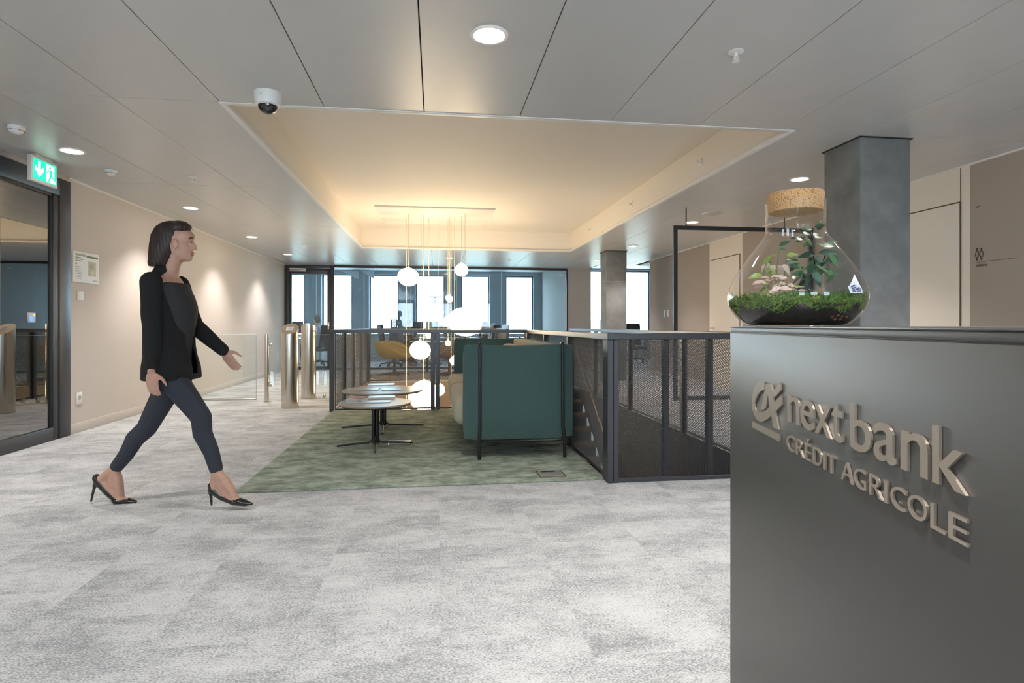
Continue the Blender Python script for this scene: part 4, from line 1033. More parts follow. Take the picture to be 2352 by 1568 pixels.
# soil with moss
RV = Vector((CO, -SI, 0)); DV = (JC - Vector((0, 0, JC.z))).normalized()
rng = random.Random(3)
def soil_top(x, y, R):
    q = x*RV.x + y*RV.y
    return jz(690) + .016*max(0, q/R)**2 + .008*math.sin(26*x+1.2)*math.cos(21*y+.4) + .006*math.sin(40*y+17*x) - .006*(x*x+y*y)/(R*R)
bm = B(); seg = 56; rows = []
lower = [(r-.004, z+.003) for r, z in outer if z < jz(697)]
for r, z in lower: rows.append([bm.verts.new((r*math.cos(2*PI*i/seg), r*math.sin(2*PI*i/seg), z)) for i in range(seg)])
RM = .138*JD/1.545*146.5*kp/.1732
RM = jar_r(jz(692)) - .005
for f in (1, .85, .65, .45, .22, .02):
    rows.append([bm.verts.new((RM*f*math.cos(2*PI*i/seg), RM*f*math.sin(2*PI*i/seg), soil_top(RM*f*math.cos(2*PI*i/seg), RM*f*math.sin(2*PI*i/seg), RM))) for i in range(seg)])
for a, b in zip(rows, rows[1:]): bridge(bm, a, b)
bm.faces.new(list(reversed(rows[0]))); bm.faces.new(rows[-1])
soil = thing('terrarium_soil', 'dark soil bed with green moss inside the terrarium', 'soil', JC)
obj('soil_bed', bm, mat('soil', (.016, .012, .009), rough=.9, noise=.7, nscale=120, bump=.6, bscale=250), soil, world=False)
# reddish pebbles at the glass
for k, (px, py) in enumerate(((1893, 722), (1903, 720), (1912, 721), (1898, 728), (1908, 728), (1919, 723))):
    p = on_jar(px, py, -.016); bm = B(); bmesh.ops.create_icosphere(bm, subdivisions=2, radius=1)
    for v in bm.verts: v.co *= 1 + rng.uniform(-.08, .08)
    bm.transform(Matrix.Translation(p) @ Matrix.Diagonal((.009, .009, .007, 1)))
    obj('pebble', bm, mat('red_pebble', (.28, .10, .05), rough=.6, noise=.4, nscale=150), soil, world=False)
vs, fs, mi = [], [], []
base_a = math.atan2(-JC.y, -JC.x)
def blade(p, d, l, w_):
    u, v = frame_of(d); k = len(vs); d = d.normalized()
    side = (u*math.cos(l*999) + v*math.sin(l*999))*w_
    vs.extend([p-side, p+side, p+d*l*.6+side*.7, p+d*l*.6-side*.7, p+d*l]); fs.extend([(k, k+1, k+2, k+3), (k+3, k+2, k+4)])
for k in range(13000):
    a = rng.uniform(0, 2*PI); f = math.sqrt(rng.random())
    x, y = RM*.985*f*math.cos(a), RM*.985*f*math.sin(a)
    z = soil_top(x, y, RM)
    ph = math.sin(47*x+2)*math.cos(41*y+1) + .6*math.sin(95*x+70*y)
    hgt = max(.003, .014 + .012*ph)
    # bare dip in the middle front
    d = Vector((rng.uniform(-.7, .7), rng.uniform(-.7, .7), 1)) + Vector((math.cos(a), math.sin(a), 0))*.3*f
    pz = z - .004 + hgt*rng.random()*.9
    l = rng.uniform(.006, .013); 
    q = Vector((x, y, pz))
    lim = jar_r(pz) - .004
    if math.hypot(x, y) > lim - .002: q.x *= (lim-.004)/math.hypot(x, y); q.y *= (lim-.004)/math.hypot(x, y); d.x *= .2; d.y *= .2
    blade(q, d, l, .0011)
    mi += [0 if ph + rng.uniform(-.5, .5) > -.35 else (1 if rng.random() < .65 else 2)]*2
# moss creeping down the glass edge
for k in range(9000):
    a = base_a + rng.uniform(-1.6, 1.6); z = jz(rng.uniform(676, 722)) ; r = jar_r(z) - .0032
    if (math.sin(a*7)+math.sin(a*13+1))*.4 < (jz(707)-z)*60: continue
    if z > soil_top(r*math.cos(a), r*math.sin(a), RM) + .016 + .005*math.sin(a*19): continue
    q = Vector((r*math.cos(a), r*math.sin(a), z)); d = Vector((-math.sin(a), math.cos(a), 0))*rng.uniform(-.8, .8) - Vector((math.cos(a), math.sin(a), 0))*rng.uniform(0, .25) + Vector((0, 0, rng.uniform(-.5, 1)))
    blade(q, d, rng.uniform(.004, .008), .0011); mi += [0 if rng.random() < .75 else 1]*2
me = bpy.data.meshes.new('moss'); me.from_pydata([tuple(v) for v in vs], [], fs)
for m in (mat('moss_green', (.07, .17, .025), rough=.8, noise=.5, nscale=60), mat('moss_lime', (.24, .27, .04), rough=.8, noise=.4, nscale=60), mat('moss_tan', (.30, .20, .08), rough=.8)): me.materials.append(m)
me.polygons.foreach_set('material_index', mi); link('moss', me, soil, kind='stuff')
# leaves
def leaf_mesh(nm, m, l=1, w_=.42, curl=.25, fold=.10, n=6):
    bm = B(); rows = []
    for i in range(n+1):
        t = i/n; ww = w_*math.sin(PI*min(1, t**.8))*.5 + (.012 if i == 0 else 0)
        if i == n: ww = .004
        z = -curl*t*t
        rows.append([bm.verts.new((t*l, -ww, z + fold*ww)), bm.verts.new((t*l, 0, z-.0)), bm.verts.new((t*l, ww, z + fold*ww))])
    for a, b in zip(rows, rows[1:]):
        bm.faces.new((a[0], a[1], b[1], b[0])); bm.faces.new((a[1], a[2], b[2], b[1]))
    me = bpy.data.meshes.new(nm); bm.to_mesh(me); bm.free(); me.materials.append(m); finish(me, True, 80); return me
def leafm(nm, c, c2):
    m = mat(nm, c, rough=.4, noise=.35, nscale=70)
    m.node_tree.nodes['Principled BSDF'].inputs['Transmission Weight'].default_value = 0
    return m
M_lg = leafm('leaf_green', (.055, .16, .06), 0); M_ld = leafm('leaf_dark', (.03, .10, .055), 0); M_ll = leafm('leaf_light', (.20, .30, .06), 0); M_lp = leafm('leaf_pink', (.58, .44, .36), 0)
M_stem = mat('stem_green', (.13, .20, .07), rough=.6); M_bark = mat('bonsai_bark', (.035, .03, .027), rough=.9, noise=.5, nscale=60, bump=.8, bscale=120)
LM = {k: leaf_mesh('leaf', m, w_=w_, curl=c) for k, m, w_, c in (('g', M_lg, .50, .25), ('d', M_ld, .48, .2), ('l', M_ll, .45, .35), ('p', M_lp, .62, .6))}
RV = Vector((CO, -SI, 0)); DV = (JC - Vector((0, 0, JC.z))).normalized()
def jp(px, py, dep=0):   # local point in the jar at pixel px,py and depth offset dep (metres, away from the viewer)
    return RV*((px-1826.3)*kp) + DV*dep + Vector((0, 0, jz(py)))
def put_leaf(parent, kind, p, dx, dz, l, dep=0, roll=0):
    d = (RV*dx + DV*dep + Vector((0, 0, dz))).normalized()
    x = d; up = Vector((0, 0, 1)) - DV*.9
    y = up.cross(x).normalized(); z = x.cross(y)
    M = Matrix((x, y, z)).transposed().to_4x4() @ Matrix.Rotation(roll, 4, 'X')
    o = link('leaf', LM[kind], parent); o.matrix_basis = Matrix.Translation(p) @ M @ Matrix.Scale(l, 4)
    return o
# bonsai fig
fg = thing('ficus_bonsai', 'small fig tree with dark trunk and green leaves inside the terrarium', 'plant', JC)
bm = B(); tube(bm, [jp(1846, 690, .01), jp(1848, 672, .012), jp(1845, 655, .015), jp(1850, 640, .015), jp(1853, 626, .015)], [.020, .016, .013, .011, .009], 12)
obj('trunk', bm, M_bark, fg, world=False)
brs = [[(1852, 628), (1868, 615), (1885, 604), (1895, 585), (1898, 570)], [(1850, 634), (1862, 622), (1872, 600), (1867, 575), (1866, 540), (1867, 520)], [(1852, 630), (1838, 612), (1832, 590)], [(1868, 615), (1890, 612), (1915, 622), (1924, 624)], [(1885, 604), (1900, 590), (1912, 575)], [(1867, 560), (1850, 545), (1843, 540)]]
for k, b_ in enumerate(brs):
    pts = [jp(x, y, .015 + .02*math.sin(k*2+i*.6)) for i, (x, y) in enumerate(b_)]
    obj('branch', tube(B(), pts, [.0032-.0004*i for i in range(len(pts))], 8), M_bark if k < 2 else M_stem, fg, world=False)
LV = [(1845,545,-1,.3,.026,'d'),(1852,540,1,-.2,.024,'g'),(1863,535,-1,.4,.028,'g'),(1868,543,1,.3,.026,'g'),(1866,520,-1,.2,.02,'g'),(1872,515,1,.6,.022,'d'),(1880,525,.3,1,.03,'d'),
 (1885,560,1,.1,.03,'g'),(1893,558,.9,.5,.03,'g'),(1898,572,1,-.5,.036,'d'),(1903,580,1,-1,.034,'g'),(1912,578,.5,-1,.03,'d'),(1870,575,-1,-.1,.032,'d'),(1880,575,1,0,.036,'d'),(1860,583,1,.1,.034,'d'),
 (1868,590,-.3,-1,.034,'g'),(1875,597,.9,.2,.032,'d'),(1862,600,.2,-1,.036,'d'),(1872,605,1,-.4,.034,'g'),(1850,612,.8,.3,.034,'g'),(1855,622,-1,.1,.032,'g'),(1866,618,.6,-.8,.032,'d'),(1880,618,.6,-1,.028,'d'),
 (1898,608,.6,-1,.028,'d'),(1900,620,.9,-.9,.026,'g'),(1845,628,-1,-.6,.03,'d'),(1850,640,-.8,-.8,.03,'d'),(1836,592,-1,.5,.026,'g'),(1832,600,-.7,-.6,.024,'d'),(1873,630,.4,-1,.026,'d'),(1885,597,-.6,-.8,.03,'g'),(1888,585,-.8,.2,.03,'d'),(1868,553,1,-.3,.03,'g')]
for k, (x, y, dx, dz, l, kd) in enumerate(LV): put_leaf(fg, kd, jp(x, y, .012 + .022*math.sin(k*1.7)), dx, dz, l*1.3, .5*math.sin(k*2.3), .5*math.sin(k*3.1))
for k in range(34):
    b_ = brs[k % len(brs)]; i = rng.randrange(len(b_)-1); f = rng.random()
    x = b_[i][0] + (b_[i+1][0]-b_[i][0])*f; y = b_[i][1] + (b_[i+1][1]-b_[i][1])*f
    put_leaf(fg, rng.choice('gdd'), jp(x, y, .015 + .03*rng.uniform(-1, 1)), rng.uniform(-1, 1), rng.uniform(-.9, .6), rng.uniform(.022, .036), rng.uniform(-.8, .8), rng.uniform(-.6, .6))
# left herb with tall thin stems
hb = thing('climbing_herb', 'thin stemmed light green plant on the left inside the terrarium', 'plant', JC)
for k, b_ in enumerate([[(1782, 690), (1783, 640), (1786, 600), (1790, 568), (1794, 560)], [(1752, 690), (1752, 650), (1755, 615), (1760, 600)], [(1800, 688), (1800, 640), (1804, 600), (1805, 585)], [(1772, 690), (1770, 640), (1772, 605)]]):
    obj('stem', tube(B(), [jp(x, y, -.01 + .012*k) for x, y in b_], .0012, 6), M_stem, hb, world=False)
for k, (x, y, dx, dz, l, kd) in enumerate([(1790,563,1,.7,.032,'d'),(1790,568,.9,.2,.026,'g'),(1790,575,1,-.1,.026,'l'),(1804,585,1,.3,.028,'l'),(1804,590,.8,-.4,.026,'g'),(1790,580,-1,-.1,.022,'l'),(1772,585,-.8,-.5,.026,'l'),(1770,592,-.3,-1,.026,'l'),(1804,600,1,.2,.03,'g'),(1812,604,.9,-.3,.026,'d'),(1760,602,-.6,-.7,.020,'p'),(1764,602,.6,-1,.02,'p'),(1780,605,-.5,-.8,.018,'p'),(1790,604,.4,-.9,.026,'p'),(1797,606,1,-.6,.028,'p'),(1783,622,-1,.1,.02,'l'),(1785,610,1,.3,.02,'l'),(1752,628,-1,-.1,.03,'l'),(1760,622,.5,.7,.02,'l')]):
    put_leaf(hb, kd, jp(x, y, -.012 + .018*math.sin(k*2.1)), dx, dz, l*1.2, .4*math.sin(k*1.3), .4*math.sin(k*2.9))
# pale nerve plant clump
nv = thing('nerve_plant', 'pale pink leafed low plant clump at the front of the terrarium', 'plant', JC)
obj('stem', tube(tube(tube(B(), [jp(1790, 690, -.05), jp(1788, 660, -.05), jp(1790, 630, -.045)], .0014, 6), [jp(1790, 690, -.05), jp(1805, 660, -.05), jp(1815, 632, -.045)], .0014, 6), [jp(1785, 690, -.05), jp(1765, 665, -.05), jp(1752, 650, -.045)], .0014, 6), M_stem, nv, world=False)
for k in range(80):
    x = rng.uniform(1746, 1834); y = rng.uniform(628 + abs(x-1795)*.35, 684)
    put_leaf(nv, 'p' if rng.random() < .86 else 'l', jp(x, y, rng.uniform(-.075, -.02)), rng.choice((-1, 1))*rng.uniform(.5, 1), rng.uniform(-.1, .5), rng.uniform(.016, .026), rng.uniform(-.8, .3), rng.uniform(-.4, .4))

# ================================================================== PEOPLE
M_skin = mat('skin', (.52, .30, .22), rough=.55, noise=.06, nscale=30)
M_jacket = mat('black_knit', (.010, .010, .011), rough=.95, noise=.3, nscale=300, bump=.5, bscale=500)
M_top = mat('charcoal_top', (.028, .028, .03), rough=.9, bump=.3, bscale=400)
M_jean = mat('dark_slate_trousers', (.030, .034, .048), rough=.85, noise=.15, nscale=200, bump=.25, bscale=600)
M_patent = mat('black_patent', (.008, .008, .008), rough=.15, spec=.8)
M_hair = mat('dark_hair', (.022, .012, .010), rough=.5, noise=.4, nscale=90, stretch=(1, 1, .12))
wp = onz(395, 1162, 0); kw = (wp.x*SI + wp.y*CO)/F
wo = thing('person', 'woman in black cardigan, slate trousers and black pumps walking past the lounge', 'person', (wp.x, wp.y, 0), -TH)
wd = wp.x*SI + wp.y*CO
def W(px, py, y=0):
    d = wd + y; return Vector(((px-CX)/F*d - (395-CX)/F*wd, y, HC + (HZ-py)/F*d))
# --- body, one continuous surface
bm = B()
loft(bm, [(W(398, 880), .10, .150), (W(396, 850), .112, .160), (W(393, 815), .100, .140), (W(390, 775), .092, .125), (W(390, 730), .100, .135), (W(391, 695), .108, .145), (W(388, 665), .095, .150), (W(385, 645), .075, .150), (W(386, 632), .060, .085), (W(389, 622), .050, .058)], fx=.84, fy=.86)
caps(bm, [W(389, 630), W(396, 605), W(402, 585)], [.052, .047, .050])
ellip(bm, W(401, 552), .098, .077, .116, 20)                # skull
ellip(bm, W(419, 577), .062, .055, .066, 16)                # jaw and chin
ellip(bm, W(431, 592), .028, .030, .024, 12)
ellip(bm, W(424, 545), .058, .058, .050, 14)                # brow
caps(bm, [W(436, 548), W(446, 566), W(449, 571)], [.010, .014, .012], 10)   # nose
ellip(bm, W(440, 581), .013, .024, .007, 10); ellip(bm, W(439, 586), .013, .022, .008, 10)   # lips
for sy in (-1, 1): ellip(bm, W(402, 560, sy*.076), .020, .008, .032, 10)
def WB(px, py, y): return W(px, py, 0) + Vector((0, y, 0))
ARM = {-1: [WB(381, 651, -.140), W(349, 752, -.190), W(349, 842, -.180)], 1: [WB(381, 651, .140), W(447, 748, .185), W(511, 803, .165)]}
for sy in (-1, 1): caps(bm, list(ARM[sy]), [.044, .036, .024])
LEG = {-1: [WB(396, 846, -.070), W(462, 957, -.070), W(499, 1085, -.065)], 1: [WB(396, 846, .070), W(337, 983, .070), W(263, 1078, .062)]}
for sy in (-1, 1):
    P = LEG[sy]
    a, b, c = P
    calf = b.lerp(c, .30) + (Vector((-.02, 0, .0)) if sy < 0 else Vector((-.012, 0, .012)))
    caps(bm, [a, a.lerp(b, .5), b, calf, b.lerp(c, .62), c], [.076, .066, .050, .044, .037, .031])
def foot(bm, ank, heel, ball, toe):
    caps(bm, [ank, heel], [.033, .027], 12); caps(bm, [ank, (heel+ball)/2], [.030, .025], 12); caps(bm, [ank.lerp(ball, .5), (heel*2+ball)/3], [.026, .024], 12); caps(bm, [ank, (ank+ball)/2 + Vector((.004, 0, .012)), ball], [.031, .030, .022], 12); caps(bm, [heel, ball, toe], [.024, .025, .014], 12)
    ellip(bm, ball, .03, .036, .016, 12)
FT = {-1: (W(499, 1085, -.065), W(491, 1121, -.065), W(543, 1150, -.065), W(570, 1155, -.065)), 1: (W(263, 1078, .062), W(232, 1100, .062), W(277, 1146, .062), W(302, 1150, .062))}
for sy in (-1, 1): foot(bm, *FT[sy])
def hand(bm, wr, dirv, side, curl, scale=1.0, thumb_up=Vector((0, 0, 1))):
    d = dirv.normalized(); s = side.normalized(); n = d.cross(s).normalized()
    c = wr + d*.045*scale
    R = Matrix((d, s, n)).transposed()
    ellip(bm, c, .048*scale, .038*scale, .016*scale, 14, R)
    for i, (o_, l) in enumerate(((-.027, .060), (-.009, .070), (.009, .066), (.026, .052))):
        k0 = wr + d*.080*scale + s*o_*scale
        d1 = (d + n*curl*.55).normalized(); d2 = (d + n*curl*1.5).normalized(); d3 = (d + n*curl*2.6).normalized()
        k1 = k0 + d1*l*.45*scale; k2 = k1 + d2*l*.33*scale; k3 = k2 + d3*l*.26*scale
        caps(bm, [k0 - d*.02*scale, k0, k1, k2, k3], [x*scale for x in (.0095, .0092, .0085, .0078, .0065)], 8)
    t0 = wr + d*.022*scale - s*.030*scale; t1 = t0 + (d*.7 - s*.75 + n*.35).normalized()*.034*scale; t2 = t1 + (d - s*.25 + n*.5).normalized()*.028*scale; t3 = t2 + (d + n*.6).normalized()*.020*scale
    caps(bm, [t0, t1, t2, t3], [x*scale for x in (.013, .0105, .009, .007)], 8)
caps(bm, [ARM[-1][2], W(348, 852, -.20)], [.024, .022]); hand(bm, W(348, 853, -.20), Vector((.02, 0.1, -1)), Vector((-1, 0, .05)), .30)
caps(bm, [ARM[1][2], W(514, 807, .178)], [.024, .022]); hand(bm, W(514, 807, .178), Vector((.5, 0, -.72)), Vector((-.72, .2, -.5)), .30)
obj('body', fuse('body', bm, .0058, 3, .5), M_skin, wo, world=False, ang=180)
# --- eyes and brows
for sy in (-1, 1):
    c = W(437.5, 556, sy*.031)
    e = obj('eye', ellip(B(), c, .008, .011, .0055, 12), mat('eye_white', (.45, .42, .40), rough=.2), wo, world=False)
    obj('iris', ellip(B(), c + Vector((.0055, 0, 0)), .004, .005, .005, 10), M_hair, e, world=False)
    obj('eyebrow', tube(B(), [W(434, 547, sy*.052), W(441, 545.5, sy*.034), W(443, 547, sy*.016)], .0035, 6), M_hair, wo, world=False)
obj('lips', ellip(ellip(B(), W(441.5, 581.5), .010, .020, .005, 12), W(440.5, 585.5), .010, .018, .006, 12), mat('lip_red', (.36, .10, .09), rough=.4), wo, world=False)
# --- hair: bob swept back
bm = B()
loft(bm, [(W(399, 508), .030, .028), (W(397, 513), .066, .056), (W(395, 523), .092, .076), (W(392, 538), .106, .088), (W(388, 556), .104, .091), (W(382, 575), .092, .092), (W(376, 592), .078, .090), (W(372, 606), .070, .086), (W(371, 613), .062, .078)])
ellip(bm, W(412, 524), .070, .070, .046, 18)
hb_ = fuse('hair', bm, .007, 3)
for v in hb_.verts:      # face and temples stay free
    dx = v.co.x - W(414 - max(0, (1162-560)*kw - v.co.z)*60, 0).x
    if dx > 0 and v.co.z < W(0, 533).z: v.co.x -= dx*.96
    v.co += Vector((0, 1, 0))*.0025*math.sin(v.co.z*40 + v.co.x*330)*math.copysign(1, v.co.y)
obj('hair', hb_, M_hair, wo, world=False, ang=180)
# --- top, cardigan, trousers
bm = B()
loft(bm, [(W(394, 858), .112, .140), (W(396, 820), .110, .130), (W(399, 775), .114, .122), (W(405, 735), .122, .128), (W(408, 705), .120, .132), (W(403, 680), .108, .134), (W(397, 658), .090, .125), (W(395, 650), .080, .115)], fx=.90, fy=.94)
obj('top', fuse('top', bm, .008, 4), M_top, wo, world=False, ang=180)
bm = B()
loft(bm, [(W(395, 868), .176, .212), (W(394, 840), .172, .208), (W(390, 795), .150, .188), (W(390, 745), .140, .178), (W(390, 705), .134, .176), (W(383, 675), .114, .176), (W(377, 650), .084, .170), (W(376, 634), .062, .115), (W(379, 620), .062, .080), (W(381, 613), .056, .072)], fx=.82, fy=.85)
for sy in (-1, 1):
    P = list(ARM[sy])
    caps(bm, [P[0], P[0].lerp(P[1], .5), P[1], P[1].lerp(P[2], .55), P[2]], [.054, .050, .045, .040, .034])
jk = fuse('cardigan', bm, .0052, 5)
# open the front: a V from the neck that narrows to the hem
dels = []
for v in jk.verts:
    px = v.co.x/kw + 395; py = 1162 - v.co.z/kw
    v.co.x += .0025*math.sin(v.co.z*28 + v.co.y*45)*(1 if py > 700 else .3)
    if 600 < py < 855 and abs(v.co.y) < .075 - (py-612)/250*.05 and px > 392 + (py-612)*.12: dels.append(v)
bmesh.ops.delete(jk, geom=dels, context='VERTS')
ob_ = obj('cardigan', jk, M_jacket, wo, world=False, ang=180)
sol = ob_.modifiers.new('thick', 'SOLIDIFY'); sol.thickness = .006; sol.offset = 1
bm = B()
loft(bm, [(W(399, 896), .095, .150), (W(396, 870), .112, .158), (W(395, 840), .112, .158), (W(394, 815), .108, .150)], fx=.84, fy=.88)
for sy in (-1, 1):
    a, b, c = LEG[sy]
    calf = b.lerp(c, .30) + (Vector((-.02, 0, .0)) if sy < 0 else Vector((-.012, 0, .012)))
    caps(bm, [a, a.lerp(b, .5), b, calf, b.lerp(c, .62), b.lerp(c, .92)], [.083, .073, .058, .054, .045, .039])
obj('trousers', fuse('trousers', bm, .0075, 3), M_jean, wo, world=False, ang=180)
# --- pumps
def pump(sy):
    an, he, ba, to = FT[sy]; y = Vector((0, he.y, 0))
    if sy < 0:
        tip = W(579, 1158, -.065); sole_ball = W(540, 1157, -.065); heelc = W(489, 1123, -.065); hb2 = W(486, 1161, -.065); arch = W(512, 1140, -.065); top_h = W(484, 1110, -.065)
    else:
        tip = W(313, 1153, .062); sole_ball = W(272, 1154, .062); heelc = W(227, 1104, .062); hb2 = W(209, 1152, .062); arch = W(250, 1130, .062); top_h = W(217, 1092, .062)
    bm = B()
    caps(bm, [heelc, arch, sole_ball + Vector((0, 0, .014))], [.029, .026, .024], 12)
    ellip(bm, sole_ball + Vector((.004, 0, .016)), .042, .040, .020, 16)
    caps(bm, [sole_ball + Vector((.01, 0, .016)), sole_ball.lerp(tip, .6) + Vector((0, 0, .008)), tip + Vector((0, 0, .004))], [.026, .020, .007], 12)
    ellip(bm, heelc.lerp(top_h, .5), .022, .028, .028, 14)
    s = fuse('shoe', bm, .0045, 3)
    for v in s.verts: v.co.z = max(v.co.z, .0015)
    sh = thing_part = obj('shoe', s, M_patent, wo, world=False, ang=180)
    obj('heel', tube(B(), [heelc + (heelc-arch)*.25 + Vector((0, 0, -.012)), heelc.lerp(hb2, .5) + (heelc-arch)*.12, hb2 + Vector((0, 0, .002))], [.017, .008, .0055], 12), M_patent, sh, world=False)
for sy in (-1, 1): pump(sy)

# ---- office people and furniture
M_chairb = mat('office_black', (.02, .021, .023), rough=.6)
def sit(label, px, py, z_head, face_ang, cloth, hair, Y, long_hair=False, group=None):
    """seated figure: head centre near pixel (px,py) at distance Y"""
    c = onY(px, py, Y); hz = c.z
    t = thing('person', label, 'person', (c.x, c.y, 0), face_ang)
    s = hz - 1.20
    def V(x, y, z): return Vector((x, y, z + s))
    bm = B()
    loft(bm, [(V(0, 0, .44), .13, .17), (V(-.01, 0, .55), .12, .16), (V(-.01, 0, .75), .11, .16), (V(0, 0, .90), .11, .175), (V(0, 0, .98), .08, .17), (V(.01, 0, 1.03), .055, .08)])
    caps(bm, [V(.01, 0, 1.0), V(.02, 0, 1.09)], [.055, .05]); ellip(bm, V(.03, 0, 1.20), .095, .076, .115, 14); ellip(bm, V(.065, 0, 1.15), .055, .05, .055, 12); caps(bm, [V(.12, 0, 1.21), V(.135, 0, 1.185)], [.010, .013], 8)
    for sy in (-1, 1):
        caps(bm, [V(0, sy*.17, .95), V(.08, sy*.22, .72), V(.30, sy*.14, .74)], [.045, .038, .026]); hand(bm, V(.30, sy*.14, .745), Vector((1, 0, 0)), Vector((0, -sy, 0)), .15, 1.0)
        z0 = .50
        caps(bm, [V(0, sy*.09, z0), V(.42, sy*.12, z0), V(.46, sy*.12, .25), Vector((.44, sy*.12, .09))], [.085, .060, .05, .038]); caps(bm, [Vector((.43, sy*.12, .05)), Vector((.60, sy*.13, .035))], [.04, .03])
    obj('body', fuse('body', bm, .014, 2), M_skin, t, world=False, ang=180)
    bm = B()
    loft(bm, [(V(0, 0, .46), .15, .19), (V(-.01, 0, .55), .14, .18), (V(-.01, 0, .75), .128, .178), (V(0, 0, .90), .128, .19), (V(0, 0, .975), .095, .18), (V(.01, 0, 1.02), .065, .09)])
    for sy in (-1, 1): caps(bm, [V(0, sy*.17, .95), V(.08, sy*.22, .72), V(.27, sy*.15, .735)], [.058, .050, .038])
    obj('shirt', fuse('shirt', bm, .014, 2), mat('cloth_%02d%02d%02d' % tuple(int(x*99) for x in cloth), cloth, rough=.9), t, world=False, ang=180)
    bm = B(); z0 = .50
    for sy in (-1, 1): caps(bm, [V(0, sy*.09, z0), V(.42, sy*.12, z0), V(.46, sy*.12, .25), Vector((.44, sy*.12, .13))], [.098, .070, .06, .048])
    obj('trousers', fuse('trousers', bm, .016, 2), M_jean, t, world=False, ang=180)
    bm = B(); ellip(bm, V(.005, 0, 1.23), .105, .088, .105, 14); ellip(bm, V(-.03, 0, 1.19), .08, .082, .09, 12)
    if long_hair: ellip(bm, V(-.045, 0, 1.08), .06, .085, .12, 12)
    h_ = fuse('hair', bm, .014, 2)
    for v in h_.verts:
        if v.co.x > .055 and v.co.z - s < 1.235: v.co.x = .03
    obj('hair', h_, mat('hair_%02d%02d%02d' % tuple(int(x*99) for x in hair), hair, rough=.6), t, world=False, ang=180)
    return t, c, s
def office_chair(label, x, y, rot, z=0, back=.62, col=None):
    t = thing('office_chair', label, 'chair', (x, y, 0), rot)
    m = col or M_chairb
    for k in range(5):
        a = 2*PI*k/5 + .3; u = Vector((math.cos(a), math.sin(a), 0))
        lg = obj('base_leg', tube(B(), [Vector((0, 0, .12)), u*.15+Vector((0, 0, .10)), u*.30+Vector((0, 0, .075))], [.03, .022, .016], 8), M_chairb, t, world=False)
        side = Vector((-u.y, u.x, 0))
        obj('caster', tube(B(), [u*.30-side*.02+Vector((0, 0, .032)), u*.30+side*.02+Vector((0, 0, .032))], .031, 14), M_chairb, lg, world=False)
    obj('gas_lift', tube(B(), [(0, 0, .10), (0, 0, .40)], [.03, .022], 12), M_steel, t, world=False)
    obj('seat', box(-.23, .25, -.24, .24, .39, .47, .035, 3), m, t, world=False)
    bm = box(-.03, .03, -.22, .22, 0, back, .028, 3)
    for v in bm.verts: v.co.x += -.25 - .10*(v.co.z/back) + .5*v.co.y*v.co.y
    bm.transform(Matrix.Translation((0, 0, .50))); obj('backrest', bm, m, t, world=False)
    obj('back_stem', tube(B(), [(-.1, 0, .40), (-.26, 0, .42), (-.285, 0, .62)], .018, 8), M_chairb, t, world=False)
    for sy in (-1, 1):
        obj('armrest', bx(tube(B(), [(-.05, sy*.25, .42), (-.02, sy*.29, .50), (-.02, sy*.29, .64)], .013, 8), -.12, .14, sy*.29-.035, sy*.29+.035, .64, .665, .01), M_chairb, t, world=False)
    return t
def desk(label, x0, x1, y0, y1, h=.73):
    t = thing('office_desk', label, 'desk', ((x0+x1)/2, (y0+y1)/2, 0))
    obj('desktop', box(x0, x1, y0, y1, h-.025, h, .003), mat('desk_white', (.60, .60, .60), rough=.4), t)
    for x in (x0+.05, x1-.09):
        for y in (y0+.05, y1-.09): obj('leg', box(x, x+.04, y, y+.04, .001, h-.026), mat('desk_metal', (.35, .36, .37), rough=.4, metal=.6), t)
    obj('modesty_panel', box(x0+.1, x1-.1, y1-.07, y1-.055, .35, h-.026), mat('desk_white', (0, 0, 0)), t)
    return t
def monitor(label, x, y, h, rot, w_=.56):
    t = thing('monitor', label, 'monitor', (x, y, h), rot, group='desk monitors')
    obj('foot', box(-.11, .11, -.08, .08, .0005, .012, .004), M_chairb, t, world=False)
    obj('stand', box(-.025, .025, .01, .03, .012, .26), M_chairb, t, world=False)
    obj('housing', box(-w_/2, w_/2, -.02, .012, .14, .48, .006), M_chairb, t, world=False)
    obj('screen', box(-w_/2+.012, w_/2-.012, -.0212, -.0203, .155, .468), mat('dark_screen', (.03, .035, .045), rough=.15), t, world=False)
    return t
desk('white office desk behind the glass door', -4.6, -2.9, 16.95, 17.7)
desk('white office desk in the middle of the office by the windows', -.75, .75, 16.95, 17.7)
desk('white office desk on the right side of the office', 1.0, 2.8, 16.98, 17.7)
M1 = monitor('dark monitor on the middle desk next to the floor lamp', .02, 17.42, .73, .05, .62)
monitor('dark monitor on the middle desk nearer the seated woman', -.62, 17.42, .73, -.05, .5)
monitor('dark monitor on the right office desk', 1.35, 17.42, .73, .1)
monitor('dark monitor on the desk behind the glass door', -4.15, 17.42, .73, .1)
sit('man in pale grey shirt seated at the desk behind the glass door', 729, 733, 0, PI*.80, (.40, .43, .49), (.12, .11, .11), 16.3)
office_chair('black office chair of the man behind the glass door', onY(732, 733, 16.3).x+.02, 16.28, PI*.80)
sit('blonde woman in pale jacket seated in the office behind the armchair', 905, 741, 0, .35, (.24, .27, .30), (.34, .29, .20), 15.5, True)
office_chair('dark office chair of the blonde woman', onY(905, 741, 15.5).x-.05, 15.46, .35)
sit('person with dark hair and dark red top seated beside the blonde woman', 938, 743, 0, .25, (.16, .05, .07), (.06, .04, .035), 16.45)
office_chair('dark office chair of the person in the dark red top', onY(938, 743, 16.45).x-.05, 16.42, .25)
sit('brown haired person seated right of the largest globe', 1112, 757, 0, PI*.85, (.12, .10, .10), (.12, .08, .06), 15.3, True)
office_chair('dark office chair of the brown haired person', onY(1112, 757, 15.3).x+.05, 15.3, PI*.85)
